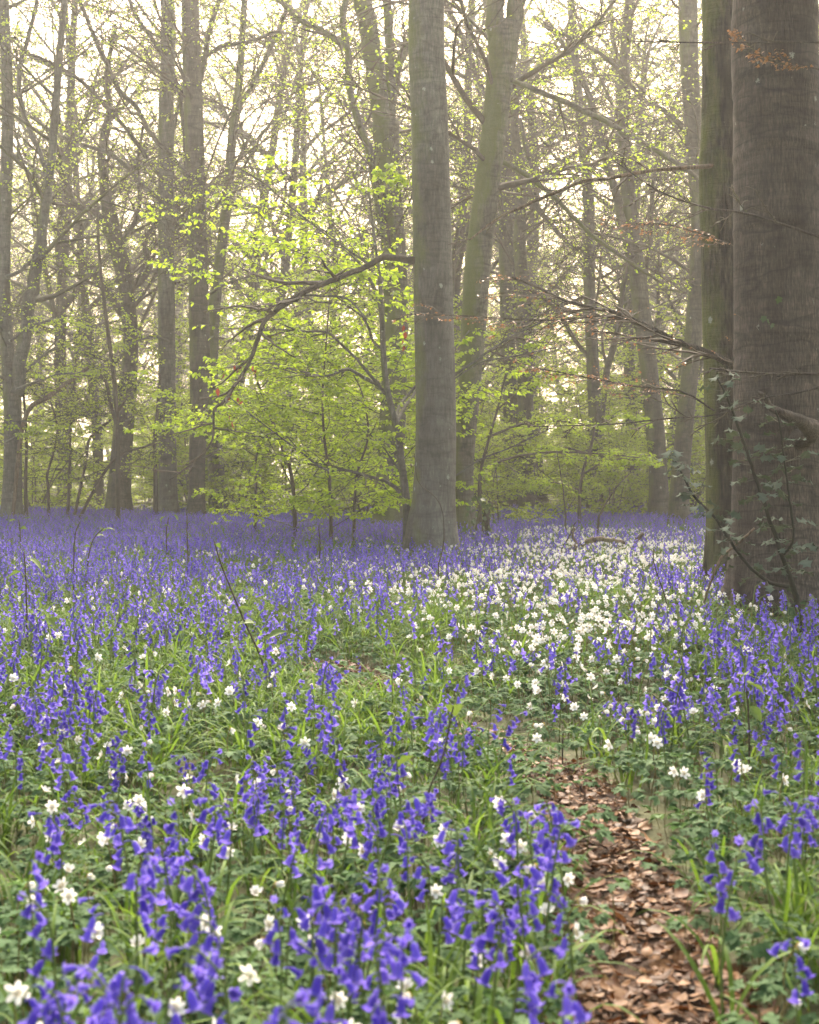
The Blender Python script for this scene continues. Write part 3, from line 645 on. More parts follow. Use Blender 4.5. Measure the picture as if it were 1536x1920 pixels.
# ------------------------------------------------------------------ trees further back in the mist
FARP = prm_(last=2, ch=[11, 11, 0], n=[7, 5, 3], leaf=3.8, leafp=.8, ls=.08, ratio=[.5, .45, .4], rmin=.008, flat=.8, zs=.85, sides=[5, 3, 3])
def far_proto(seed, Ht, r0, nl, z0, lean):
    global rs
    rs = np.random.RandomState(seed)
    pts = wander((0, 0, -.1), (lean, rs.normal(0, .03), 1), Ht, 14, .05, (0, 0, .03)); rad = r0 * (1 - .85 * np.linspace(0, 1, 15) ** 1.2)
    q = resample(np.column_stack([pts, rad]), 26); mb = MB(); tube(mb, q[:, :3], q[:, 3], 9, 0, trunk_shape(3, seed, .04))
    tm = mb.mesh('trunk', [M['far_bark']])
    T = Tree()
    for k in range(nl):
        z = z0 + (Ht * .93 - z0) * ((k + rs.rand()) / nl) ** 1.1; i = int(np.argmin(np.abs(q[:, 2] - z)))
        az = k * 2.4 + rs.normal(0, .4); el = R(rs.uniform(15, 60)); L = (Ht - z) * .35 + rs.uniform(1.2, 3.0)
        grow(T, q[i, :3], (math.cos(az) * math.cos(el), math.sin(az) * math.cos(el), math.sin(el)), L, min(q[i, 3] * .6, .09), 0, FARP)
    mb = MB()
    for p_, rr, s_, lv in T.tubes: tube(mb, p_, rr, s_)
    bm = mb.mesh('branch', [M['far_bark']])
    ml = MB(); leaves(ml, np.concatenate(T.lp), np.concatenate(T.lt), np.concatenate(T.ln), np.concatenate(T.ls), .7)
    return tm, bm, ml.mesh('crown', [M['spring_far']], smooth=False)
PROTO = [far_proto(21, 20, .19, 19, 4.5, .02), far_proto(22, 22, .24, 19, 6, -.05), far_proto(23, 17, .15, 16, 3, .10),
         far_proto(24, 21, .22, 18, 5, -.12), far_proto(25, 14, .12, 18, 2, .03)]
rs = np.random.RandomState(77)
def place(meshes, name, label, cat, group, x, y, rz, s):
    r = bpy.data.objects.new(name, None); COL.objects.link(r); r.location = (x, y, float(gh(x, y))); r.rotation_euler = (0, 0, rz); r.scale = (s, s, s); r.empty_display_size = .2
    setp(r, label, cat, group)
    for nm, me in zip(('trunk', 'branch', 'crown'), meshes):
        o = link(nm, me, r)
        if nm != 'trunk': o['kind'] = 'stuff'
    return r
cells = []
y = 38.0
while y < 110:
    step = 3.8 + (y - 38) * .05; half = .285 * y * 1.25 + 3; nx = int(2 * half / step); 
    for k in range(nx + 1):
        x = -half + 2 * half * k / nx + rs.uniform(-.45, .45) * step
        if rs.rand() < (.80 if y < 75 else .6): cells.append((x, y + rs.uniform(-.5, .5) * step))
    y += step * 1.15
print('far trees', len(cells))
for k, (x, y) in enumerate(cells):
    pk = rs.randint(len(PROTO)); near = y < 58
    look = ('tall slim', 'tall stout', 'slanting slender', 'tall crooked', 'short bushy')[pk]
    place(PROTO[pk], 'woodland_tree', look + (' misty tree just behind the underwood shrubs' if near else ' tree, faint in the deepest mist of the wood'), 'tree', look + (' misty trees behind the underwood' if near else ' faint trees deep in the mist'), x, y, rs.uniform(0, 6.28), rs.uniform(.8, 1.15))

# leafy underwood behind the bluebells
UNDER = prm_(last=2, ch=[8, 6, 0], n=[6, 4, 3], leaf=5.5, ls=.075, ratio=[.45, .45, .4], rmin=.005, flat=.4, zs=.45, sides=[5, 3, 3])
def under_proto(seed, Ht, stems, spread):
    global rs
    rs = np.random.RandomState(seed); T = Tree(); st = MB()
    for k in range(stems):
        az = rs.uniform(0, 6.28); d0 = (math.cos(az) * spread, math.sin(az) * spread, 1)
        h = Ht * rs.uniform(.6, 1); p = wander((math.cos(az) * .12, math.sin(az) * .12, -.05), d0, h, 10, .09, (0, 0, .02)); tube(st, p, .022 * (1 - .85 * np.linspace(0, 1, 11)), 5)
        for j in range(int(h * 3.2)):
            i = min(10, 1 + int(rs.rand() * 10)); a2 = rs.uniform(0, 6.28); el = R(rs.uniform(-5, 35))
            grow(T, p[i], (math.cos(a2) * math.cos(el), math.sin(a2) * math.cos(el), math.sin(el)), rs.uniform(.8, 1.7), .012, 0, UNDER)
    tm = st.mesh('stem', [M['twig']]); mb = MB()
    for p_, rr, s_, lv in T.tubes: tube(mb, p_, rr, s_)
    ml = MB(); leaves(ml, np.concatenate(T.lp), np.concatenate(T.lt), np.concatenate(T.ln), np.concatenate(T.ls), .7)
    return tm, mb.mesh('branch', [M['green_twig']]), ml.mesh('crown', [M['spring_far']], smooth=False)
UP_ = [under_proto(41, 4.2, 4, .12), under_proto(42, 3.0, 5, .25), under_proto(43, 5.2, 3, .10)]
rs = np.random.RandomState(99)
n_under = 0
for y in np.concatenate([np.linspace(29.5, 44, 9), np.linspace(48, 76, 8)]):
    half = .285 * y * 1.2 + 2
    for x in np.arange(-half, half, 2.3 if y < 45 else 3.2):
        if rs.rand() > (.45 if y < 45 else .5): continue
        xx = x + rs.uniform(-1, 1); k = rs.randint(3)
        look = ('many-stemmed', 'low spreading', 'tall upright')[k]
        place(UP_[k], 'understorey_shrub', look + (' pale green shrub close behind the bluebells' if y < 45 else ' faint green shrub deep in the misty underwood'), 'shrub', look + (' shrubs close behind the bluebells' if y < 45 else ' shrubs deep in the underwood'), xx, y + rs.uniform(-.9, .9), rs.uniform(0, 6.28), rs.uniform(.7, 1.2)); n_under += 1
print('under', n_under)
# lower leafy sprays seen right of the straight beech
for k, (px, d, s, lab) in enumerate([(930, 23, .62, 'low bright leafy shrub between the leaning beech and the misty trunks'), (1040, 26, .62, 'low bright leafy shrub in front of the second misty trunk'), (1150, 27.5, .6, 'low bright leafy shrub at the foot of the Y-forked ash'),
                                     (60, 30, .9, 'leafy shrub behind the two-stemmed beech'), (440, 27, .6, 'leafy shrub at the foot of the slimmer twin trunk'), (690, 25, .75, 'leafy shrub at the foot of the forked mossy beech')]):
    place(UP_[k % 2], 'understorey_shrub', lab, 'shrub', None, (px - CX) / FPX * d, d, k * 1.3, s)


# ------------------------------------------------------------------ flowers and leaves of the wood floor
rs = np.random.RandomState(5)
def frame_from(axis, roll=0.0):
    """matrix turning local -Z onto axis"""
    q = Vector(axis).to_track_quat('-Z', 'Y'); return np.array((q.to_matrix() @ Matrix.Rotation(roll, 3, 'Z')))

def bell_geo(sides=12, L=.0215, rr=.0054):
    prof = [(0, .15), (.10, .72), (.45, .88), (.76, 1.0), (.92, 1.35), (.97, 2.15)]
    if sides == 6: prof = [(0, .2), (.2, .85), (.76, 1.0), (1.0, 2.0)]
    V = []; a = np.arange(sides) * 2 * math.pi / sides
    for k, (z, r) in enumerate(prof):
        rk = np.full(sides, r * rr); zk = np.full(sides, -z * L)
        if k == len(prof) - 1 and sides == 12:
            rk[1::2] *= .60; zk[1::2] += .0030; zk[0::2] += .0036
        V.append(np.stack([np.cos(a) * rk, np.sin(a) * rk, zk], -1))
    V = np.concatenate(V); n = len(prof)
    i = np.arange(n - 1)[:, None] * sides; j = np.arange(sides)[None]
    Q = np.stack([i + j, i + sides + j, i + sides + (j + 1) % sides, i + (j + 1) % sides], -1).reshape(-1, 4)
    mi = np.zeros(len(Q), int); mi[-sides * (2 if sides == 12 else 1):] = 1
    return V, Q, mi
BELL12 = bell_geo(12); BELL6 = bell_geo(6)
bell_me = new_mesh('bell', BELL12[0], BELL12[1], None, [M['bell'], M['lip']], qmat=BELL12[2])

def strap_geo(L, w, arch, n=6, fold=.25, twist=0.0):
    """arching strap leaf in the XZ plane from the origin along +X"""
    t = np.linspace(0, 1, n + 1); ang = R(80) - arch * t ** 1.3
    dx = np.cos(ang); dz = np.sin(ang); x = np.concatenate([[0], np.cumsum(dx[:-1])]) * L / n; z = np.concatenate([[0], np.cumsum(dz[:-1])]) * L / n
    ww = w * np.clip(np.minimum(.45 + 2.2 * t, 1) * (1 - t ** 4) + .02, 0, 1); y0 = np.sin(t * 3) * twist * L * .1
    c = np.stack([x, y0, z], -1); up = np.stack([-np.sin(ang), 0 * t, np.cos(ang)], -1)
    l = c + np.stack([0 * t, ww, 0 * t], -1) + up * (ww * fold)[:, None]; r = c - np.stack([0 * t, ww, 0 * t], -1) + up * (ww * fold)[:, None]
    V = np.stack([l, c, r], 1).reshape(-1, 3); i = np.arange(n)[:, None] * 3; j = np.arange(2)[None]
    Q = np.stack([i + j, i + j + 1, i + 3 + j + 1, i + 3 + j], -1).reshape(-1, 4)
    return V, Q
def rotz(V, a):
    c, s = math.cos(a), math.sin(a); return np.stack([V[:, 0] * c - V[:, 1] * s, V[:, 0] * s + V[:, 1] * c, V[:, 2]], -1)

class BB: pass
def bluebell_variant(seed):
    r = np.random.RandomState(seed); b = BB()
    H = r.uniform(.30, .36); lean = r.uniform(-.03, .05); nod = r.uniform(.02, .05)
    t = np.linspace(0, 1, 13); x = lean * t ** 1.5 + nod * np.clip((t - .72) / .28, 0, 1) ** 2
    z = H * (t - .10 * np.clip((t - .75) / .25, 0, 1) ** 2); y = .012 * np.sin(t * 4 + seed)
    b.stem = np.stack([x, y, z], -1); b.H = H
    nb = r.randint(5, 11); b.bells = []
    for k in range(nb):
        u = .60 + .40 * (k + .3) / nb; i = min(int(u * 12), 11); p = b.stem[i] + (b.stem[i + 1] - b.stem[i]) * (u * 12 - i)
        az = r.normal(0, 1.25); out = np.array([math.cos(az), math.sin(az), 0]); q = p + out * r.uniform(.008, .021) + np.array([0, 0, r.uniform(-.002, .004)])
        s = r.uniform(.85, 1.1) * (1 if k < nb - 2 else .7)
        ax = unit(out * r.uniform(.15, 1.1) + np.array([0, 0, -1.0])) if k < nb - 1 else unit(out + np.array([.3, 0, -.2]))
        Mx = np.eye(4); Mx[:3, :3] = frame_from(ax, r.uniform(0, 6)) * s; Mx[:3, 3] = q; b.bells.append((Mx, p, s))
    mb = MB(); tube(mb, b.stem, .0026 * (1 - .45 * t), 5, 0)
    for Mx, p, s in b.bells: tube(mb, np.array([p, (p + Mx[:3, 3]) / 2 + [0, 0, .002], Mx[:3, 3]]), .0010, 3, 1)
    b.stem_me = mb.mesh('stem', [M['bell_stem'], M['bell']])
    mh = MB()
    for Mx, p, s in b.bells: mh.add(BELL12[0] @ Mx[:3, :3].T + Mx[:3, 3], BELL12[1], m=BELL12[2])
    b.head_me = mh.mesh('flower_head', [M['bell'], M['lip']])
    ma = MB(); tube(ma, b.stem[::2], .0028, 3, 0)
    for Mx, p, s in b.bells: ma.add(BELL6[0] @ Mx[:3, :3].T * 1.0 + Mx[:3, 3], BELL6[1], m=BELL6[2] + 1)
    b.low_me = ma.mesh('bluebell_low', [M['bell_stem'], M['bell'], M['lip']])
    return b
BLUE = [bluebell_variant(100 + k) for k in range(9)]
straps = []
for k in range(6):
    V, Q = strap_geo(rs.uniform(.20, .32), rs.uniform(.003, .0055), R(rs.uniform(70, 150)), 7, .3, rs.uniform(-1, 1)); straps.append((V, Q))
strap_me = [new_mesh('leaf', V, Q, None, [M['strap']]) for V, Q in straps]

# --- wood anemone
def leaflet_geo(L):
    """one deeply cut leaflet along +X"""
    out = [(0, 0), (.22, .10), (.34, .30), (.60, .42), (.56, .25), (.70, .20), (.90, .30), (.84, .12), (1.05, 0)]
    pts = [(x, y) for x, y in out] + [(x, -y) for x, y in out[1:-1][::-1]]
    V = np.array([[x * L, y * L, L * (.22 * abs(y) - .28 * x * x)] for x, y in pts])
    mid = np.array([[.33 * L, 0, -.05 * L], [.66 * L, 0, -.14 * L]])
    V = np.vstack([V, mid]); n = len(pts); a, b = n, n + 1; T = []
    up = list(range(0, 9)); dn = [0] + [n - k for k in range(1, 8)] + [8]
    for seq, fl in ((up, False), (dn, True)):
        for i in range(8):
            c = a if i < 3 else b; tri = [c, seq[i + 1], seq[i]]; T.append(tri if not fl else tri[::-1])
        tri = [a, b, seq[3]]; T.append(tri if not fl else tri[::-1])
    return V, T
def whorl(mb, seed, z, L, m=0, petiole=.02):
    r = np.random.RandomState(seed)
    for k in range(3):
        a0 = k * 2.094 + r.normal(0, .25); base = np.array([math.cos(a0) * petiole, math.sin(a0) * petiole, z + r.uniform(-.004, .01)])
        for dl, sc in ((-.75, .85), (0, 1), (.75, .85)):
            V, T = leaflet_geo(L * sc * r.uniform(.85, 1.1)); tilt = r.uniform(-.35, .15); c, s = math.cos(tilt), math.sin(tilt)
            V = np.stack([V[:, 0] * c - V[:, 2] * s, V[:, 1], V[:, 0] * s + V[:, 2] * c], -1)
            mb.add(rotz(V, a0 + dl + r.normal(0, .1)) + base, None, T, m)
def petal_geo(L, w, close, cup):
    """petal from the origin outwards along +X, raised by close (radians)"""
    rows = [(0, .12), (.25, .75), (.6, 1.0), (.88, .72), (1.0, .12)]; V = []
    for u, ww in rows:
        ang = close + cup * u; x = u * L * math.cos(close + cup * u * .5); z = u * L * math.sin(close + cup * u * .5)
        for s in (-1, 0, 1): V.append((x, s * ww * w * .5, z + (abs(s) * .10 - .0) * ww * w))
    i = np.arange(4)[:, None] * 3; j = np.arange(2)[None]
    return np.array(V), np.stack([i + j, i + 3 + j, i + 3 + j + 1, i + j + 1], -1).reshape(-1, 4)
def centre_geo():
    mb = MB()
    for k in range(14):
        a = k * 2.4; rr_ = .0012 + .0032 * math.sqrt(k / 14); p = np.array([math.cos(a) * rr_, math.sin(a) * rr_, 0]); q = p * 1.7 + np.array([0, 0, .005])
        tube(mb, np.array([p, q]), [.0004, .0009], 3, 0, cap=True)
    return mb.mesh('stamens', [M['stamen']])
centre_me = centre_geo()
class AN: pass
def anemone_variant(seed):
    r = np.random.RandomState(seed); a = AN()
    H = r.uniform(.155, .20); a.H = H; close = r.uniform(R(2), R(38)) if seed % 4 else r.uniform(R(55), R(72))
    t = np.linspace(0, 1, 8); nod = r.uniform(.01, .03)
    a.stem = np.stack([nod * np.clip((t - .7) / .3, 0, 1) ** 2, 0.006 * np.sin(t * 5), H * t], -1)
    mb = MB(); tube(mb, a.stem, .0016, 4, 0); a.stem_me = mb.mesh('stem', [M['anem_stem']])
    mb = MB(); whorl(mb, seed, H * .62, r.uniform(.036, .05)); a.leaf_me = mb.mesh('leaf_whorl', [M['anem_leaf']], smooth=False)
    L = r.uniform(.0175, .021); a.petals = []
    for k in range(6 + (seed % 4 == 1)):
        V, Q = petal_geo(L * r.uniform(.92, 1.06), L * r.uniform(.44, .56), close + r.normal(0, .14), R(r.uniform(5, 30))); a.petals.append((rotz(V, k * 6.283 / (6 + (seed % 4 == 1)) + r.normal(0, .08)) + np.array([0, 0, .0006 * (k % 2)]), Q))
    a.petal_me = [new_mesh('petal', V, Q, None, [M['petal']]) for V, Q in a.petals]
    # pose of the flower on its stem: faces up and outwards (+X)
    tilt = r.uniform(R(15), R(100)); a.pose = Matrix.Translation(Vector(a.stem[-1])) @ Matrix.Rotation(tilt, 4, 'Y'); Pm = np.array(a.pose)
    mh = MB()
    for V, Q in a.petals: mh.add(V @ Pm[:3, :3].T + Pm[:3, 3], Q)
    a.head_me = mh.mesh('flower_head', [M['petal']])
    ml = MB(); tube(ml, a.stem[::3], .0017, 3, 0)
    for V, Q in a.petals: ml.add(V @ Pm[:3, :3].T + Pm[:3, 3], Q, m=1)
    cc = np.array([v.co[:] for v in centre_me.vertices]); cf = [tuple(p.vertices) for p in centre_me.polygons]
    ml.add(cc @ Pm[:3, :3].T + Pm[:3, 3], [f for f in cf if len(f) == 4], [f for f in cf if len(f) == 3], m=2)
    a.low_me = ml.mesh('anemone_low', [M['anem_stem'], M['petal'], M['stamen']])
    return a
ANEM = [anemone_variant(200 + k) for k in range(10)]

# --- where things grow (amount 0..9, read against the picture columns/rows of the flower's top)
COLS = np.arange(13) * 128.0
BROW = np.array([950, 1000, 1050, 1100, 1150, 1200, 1250, 1300, 1400, 1500, 1600, 1700, 1800, 1900.])
BMAP = np.array([[int(c) for c in r.split()] for r in '''8 8 8 8 8 8 8 8 6 6 6 6 6
7 7 7 7 7 7 6 5 2 2 3 5 6
7 7 6 6 6 5 3 2 1 1 3 6 7
5 6 5 4 4 2 2 1 1 1 3 6 6
6 5 5 4 3 1 1 2 1 2 4 6 6
5 5 4 4 3 1 2 2 1 2 3 5 6
6 6 4 4 3 3 3 2 0 1 3 5 6
5 5 4 3 4 6 5 3 1 0 1 3 5
3 3 3 4 4 4 4 3 2 0 0 2 3
1 1 2 3 2 2 3 2 1 0 0 1 2
0 1 1 1 1 1 1 1 0 0 0 0 1
0 0 0 0 0 0 0 0 0 0 0 0 1
0 0 0 0 0 0 0 0 0 0 0 0 0
0 0 0 0 0 0 0 0 0 0 0 0 0'''.split('\n')], float)
AROW = np.array([995, 1050, 1100, 1150, 1200, 1250, 1300, 1400, 1500, 1560.])
AMAP = np.array([[int(c) for c in r.split()] for r in '''0 0 0 0 0 0 0 3 7 7 7 3 0
1 1 1 2 2 2 3 8 8 9 9 3 0
1 2 2 2 2 3 7 9 9 8 6 2 0
1 1 1 1 1 1 2 6 9 9 6 2 1
1 1 1 0 0 0 1 3 8 9 7 2 1
2 2 1 1 1 0 1 2 6 7 5 2 1
2 3 4 3 2 1 1 1 1 3 3 2 1
2 3 4 3 2 1 1 1 0 1 1 1 1
1 2 2 2 1 2 2 2 1 0 0 0 0
0 0 0 0 0 0 0 0 0 0 0 0 0'''.split('\n')], float)
def lookup(mp, rows, px, py):
    c = np.clip(px / 128.0, 0, 12); r = np.interp(py, rows, np.arange(len(rows)))
    i = np.minimum(r.astype(int), len(rows) - 2); j = np.minimum(c.astype(int), 11); u = r - i; v = c - j
    return mp[i, j] * (1 - u) * (1 - v) + mp[i + 1, j] * u * (1 - v) + mp[i, j + 1] * (1 - u) * v + mp[i + 1, j + 1] * u * v
def pxpy(x, y, h): return CX + FPX * x / y, HY + FPX * (CAM_H - h) / y
def patchy(x, y, s, ph):
    return .5 + .25 * (np.sin(x * s + ph + 1.7 * np.sin(y * s * .7)) + np.sin(y * s * 1.3 - ph + 1.3 * np.sin(x * s * .9)))
def candidates(n, y0, y1, side=.30, add=.6, power=2.0):
    y = (y0 ** power + (y1 ** power - y0 ** power) * rs.rand(n)) ** (1 / power); x = rs.uniform(-1, 1, n) * (side * y + add)
    return x, y
def on_trunk(x, y):
    bad = np.zeros(len(x), bool)
    for px, d, r in ((812, 15.5, .30), (876, 19, .25), (1466, 9.5, .36), (1374, 11.3, .22), (764, 16.2, .06)):
        bad |= (x - (px - CX) / FPX * d) ** 2 + (y - d) ** 2 < r * r
    return bad

def scatter(name, label, cat, protos, x, y, z, rot, scl, idx, parent=None):
    """one object: copies of a few small plants on given spots (uncountable cover)"""
    me = bpy.data.meshes.new(name); n = len(x)
    me.vertices.add(n); me.vertices.foreach_set('co', np.stack([x, y, z], -1).astype(np.float32).ravel())
    for nm, typ, val in (('rot', 'FLOAT_VECTOR', rot), ('scl', 'FLOAT', scl), ('idx', 'INT', idx)):
        a = me.attributes.new(nm, typ, 'POINT'); a.data.foreach_set('vector' if typ == 'FLOAT_VECTOR' else 'value', np.asarray(val, np.int32 if typ == 'INT' else np.float32).ravel())
    o = link(name, me, parent)
    ng = bpy.data.node_groups.new(name, 'GeometryNodeTree')
    ng.interface.new_socket('Geometry', in_out='INPUT', socket_type='NodeSocketGeometry'); ng.interface.new_socket('Geometry', in_out='OUTPUT', socket_type='NodeSocketGeometry')
    gi = ng.nodes.new('NodeGroupInput'); go = ng.nodes.new('NodeGroupOutput'); iop = ng.nodes.new('GeometryNodeInstanceOnPoints')
    g2i = ng.nodes.new('GeometryNodeJoinGeometry')
    for pm in protos:
        po = bpy.data.objects.new('source_' + pm.name, pm)
        oi = ng.nodes.new('GeometryNodeObjectInfo'); oi.inputs['Object'].default_value = po
        ti = ng.nodes.new('GeometryNodeGeometryToInstance'); ng.links.new(oi.outputs['Geometry'], ti.inputs[0]); ng.links.new(ti.outputs[0], g2i.inputs[0])
    def attr(nm, dt):
        a = ng.nodes.new('GeometryNodeInputNamedAttribute'); a.data_type = dt; a.inputs['Name'].default_value = nm
        return [s for s in a.outputs if s.enabled and s.name == 'Attribute'][0]
    ng.links.new(gi.outputs[0], iop.inputs['Points']); ng.links.new(g2i.outputs[0], iop.inputs['Instance'])
    iop.inputs['Pick Instance'].default_value = True
    ng.links.new(attr('idx', 'INT'), iop.inputs['Instance Index'])
    e2r = ng.nodes.new('FunctionNodeEulerToRotation'); ng.links.new(attr('rot', 'FLOAT_VECTOR'), e2r.inputs[0]); ng.links.new(e2r.outputs[0], iop.inputs['Rotation'])
    ng.links.new(attr('scl', 'FLOAT'), iop.inputs['Scale']); ng.links.new(iop.outputs[0], go.inputs[0])
    md = o.modifiers.new('scatter', 'NODES'); md.node_group = ng
    setp(o, label, cat, None, 'stuff'); return o

# --- bluebells
BPX = [(130,310),(200,470),(235,170),(380,480),(480,320),(545,340),(640,730),(300,790),(340,850),(430,780),(460,900),(130,760),(210,790),(500,690),(740,570),(880,530),(940,630),(690,110),
 (770,60),(860,80),(680,210),(760,300),(840,350),(960,50),(1020,30),(1145,80),(1230,30),(1060,180),(1150,320),(1080,490),(1060,400),(1260,470),(1340,350),(1290,380),(1500,330),(1460,150),
 (1440,560),(1480,600),(1250,680),(1310,660),(1330,800),(1130,1000),(900,980),(1370,40),(210,960),(500,120),(660,390),(1190,410),(1320,440),(1400,470),(60,800),(330,900),(520,860),(470,980)]
BPX8 = [(150,110),(100,230),(200,290),(400,95),(515,80),(570,50),(445,250),(290,215),(260,430),(300,430),(445,370),(640,410),(30,530),(330,640),(630,730),(1420,110),(1480,130),(1375,170),(1160,230),
 (1200,290),(1410,570),(1510,690),(75,360),(45,150),(500,130),(540,160)]
spots = [(a / 2, 1400 + b / 2) for a, b in BPX] + [(768 + a / 2, 1400 + b / 2) for a, b in BPX8]
bl = []
for px, py in spots:
    k = rs.randint(len(BLUE)); s = rs.uniform(1.0, 1.25); h = BLUE[k].H * .93 * s; d = (CAM_H - h) * FPX / (py - HY)
    bl.append((( px - CX) / FPX * d, d, k, s))
x, y = candidates(46000, 1.75, 31)
h = .33; px, py = pxpy(x, y, h); w = lookup(BMAP, BROW, px, py) / 9.0
w *= np.where(y > 7, np.clip(.10 + 1.15 * patchy(x, y, 1.5, .4), .12, 1.1), np.clip(.25 + 1.1 * patchy(x, y, 3.2, 1.0), 0, 1.2))
ok = (rs.rand(len(x)) < w) & (path_dist(x, y) > .06) & ~on_trunk(x, y)
x, y = x[ok], y[ok]
order = np.argsort(y); x, y = x[order], y[order]
print('bluebells', len(x))
BB_GROUP = 'single bluebells of the carpet'
def bb_label(x, y):
    pd = float(path_dist([x], [y])[0]); px, py = pxpy(x, y, .33)
    if pd < .35: return 'violet-blue bluebell leaning by the edge of the leafy path', 'bluebells along the path edge'
    if px > 1150 and y > 5: return 'violet-blue bluebell near the holly and the thickest beech', 'bluebells near the holly'
    if px > 1000: return 'lone violet-blue bluebell across the path, among strap leaves', 'bluebells across the path'
    if y < 2.6: return 'large violet-blue bluebell rising from divided anemone leaves', 'bluebells among anemone leaves'
    return 'violet-blue bluebell in the clump on the open side of the path', 'bluebells of the near clump'
def add_bluebell(x, y, k, s, rz, detail):
    b = BLUE[k]; r = bpy.data.objects.new('bluebell', None); COL.objects.link(r); r.empty_display_size = .02
    r.location = (x, y, float(gh(x, y)) - .005); r.rotation_euler = (rs.normal(0, .05), rs.normal(0, .05), rz); r.scale = (s, s, s)
    lab, gr = bb_label(x, y); setp(r, lab, 'bluebell', gr)
    link('stem', b.stem_me, r)
    if detail:
        for Mx, p, q in b.bells:
            o = link('bell', bell_me, r); o.matrix_local = Matrix(Mx.tolist())
        for q in range(3):
            o = link('leaf', strap_me[rs.randint(6)], r); o.rotation_euler = (0, 0, rs.uniform(0, 6.28))
    else: link('flower_head', b.head_me, r)['kind'] = 'stuff'      # bells too small to pick apart here
ind = [(a, b, k, s) for a, b, k, s in bl]
nind = 300 - len(ind)
for i in range(nind): ind.append((x[i], y[i], rs.randint(len(BLUE)), rs.uniform(.8, 1.1)))
ind.sort(key=lambda q: q[1])
for i, (a, b, k, s) in enumerate(ind): add_bluebell(a, b, k, s, rs.uniform(0, 6.28), i < 110)
x, y = x[nind:], y[nind:]; n = len(x)
scatter('bluebell_carpet', 'blue-violet carpet of massed bluebells spreading under the trees', 'bluebells', [b.low_me for b in BLUE], x, y, gh(x, y) - .005,
        np.stack([rs.normal(0, .10, n), rs.normal(0, .10, n), rs.uniform(0, 6.28, n)], -1), rs.uniform(.62, 1.15, n) , rs.randint(0, len(BLUE), n))

# --- anemones
A7 = [(160,175),(225,245),(345,262),(422,238),(455,262),(533,265),(470,180),(515,118),(562,163),(8,400),(65,470),(148,460),(172,540),(245,370),(270,470),(335,405),(335,640),(15,680),(520,675),(775,605),
 (830,570),(618,435),(440,370),(838,207),(808,260),(960,460),(968,565),(1038,612),(1210,615),(1172,530),(1335,258),(1410,235),(1235,230),(1218,100),(1320,85),(965,740),(645,885),(885,970),(65,870),
 (1285,970),(1300,820),(1060,1030),(150,1010),(1410,295),(405,35),(510,40),(600,15),(755,155),(1390,550),(280,500),(1010,430),(860,300)]
A8 = [(170,230),(100,425),(280,312),(350,335),(447,175),(420,335),(515,340),(573,375),(530,405),(580,457),(520,490),(570,565),(240,665),(118,830),(240,960),(20,940),(490,650),(428,285),(150,270),
 (1265,25),(1010,42),(1140,125),(1405,668),(1390,860),(15,770),(45,820),(465,200)]
A6 = [(465,698),(665,728),(712,722),(755,693),(640,700),(832,718),(815,765),(875,735),(910,770),(872,795),(838,815),(928,703),(770,878),(530,782),(485,835),(443,785),(412,628),(460,605),(495,617),(548,625),
 (672,632),(715,634),(745,653),(685,597),(815,627),(862,640),(970,677),(1015,612),(965,590),(780,577),(1265,940),(1010,965),(925,840),(330,610),(370,622),(655,665)]
asp = [(a / 2, 1400 + b / 2) for a, b in A7] + [(768 + a / 2, 1400 + b / 2) for a, b in A8] + [(768 + a / 2, 940 + b / 2) for a, b in A6]
al = []
for px, py in asp:
    k = rs.randint(len(ANEM)); s = rs.uniform(.84, 1.02); h = ANEM[k].H * s; d = (CAM_H - h) * FPX / (py - HY); al.append(((px - CX) / FPX * d, d, k, s))
x, y = candidates(27000, 2.4, 22)
px, py = pxpy(x, y, .15); w = (lookup(AMAP, AROW, px, py) / 9.0) ** 1.25
w *= np.clip(.35 + .9 * patchy(x, y, 2.3, 2.0), 0, 1.2)
ok = (rs.rand(len(x)) < w) & (path_dist(x, y) > .05) & ~on_trunk(x, y) & (y < 21)
x, y = x[ok], y[ok]; order = np.argsort(y); x, y = x[order], y[order]
print('anemones', len(x))
def an_label(x, y):
    pd = float(path_dist([x], [y])[0]); px, py = pxpy(x, y, .15)
    if pd < .25: return 'white wood anemone close beside the leafy path', 'anemones beside the path'
    if px > 1150 and y < 4.2: return 'single white wood anemone across the path, among strap leaves', 'anemones across the path'
    if px > 720 and y > 4: return 'white wood anemone in the dense white drift beyond the path bend', 'anemones of the white drift'
    if y < 2.9: return 'large white wood anemone with pinkish back over its cut leaves', 'large anemones among cut leaves'
    return 'white wood anemone scattered among the near bluebells', 'anemones among the near bluebells'
def add_anemone(x, y, k, s, rz, detail):
    a = ANEM[k]; r = bpy.data.objects.new('wood_anemone', None); COL.objects.link(r); r.empty_display_size = .02
    r.location = (x, y, float(gh(x, y)) - .004); r.rotation_euler = (0, 0, rz); r.scale = (s, s, s)
    lab, gr = an_label(x, y); setp(r, lab, 'anemone', gr)
    link('stem', a.stem_me, r); link('leaf_whorl', a.leaf_me, r)
    if detail:
        o = link('flower', centre_me, r); o.matrix_local = a.pose
        for pm in a.petal_me: link('petal', pm, o)
    else:
        h = link('flower_head', a.head_me, r); o = link('stamens', centre_me, h); o.matrix_local = a.pose
ind = list(al); nind = max(0, 300 - len(ind))
for i in range(nind): ind.append((x[i], y[i], rs.randint(len(ANEM)), rs.uniform(.85, 1.1)))
ind.sort(key=lambda q: q[1])
face = lambda n=None: -math.pi / 2 + rs.normal(0, .9, n)      # most heads turn to the open side
for i, (a, b, k, s) in enumerate(ind): add_anemone(a, b, k, s, face(), i < 100)
x, y = x[nind:], y[nind:]; n = len(x)
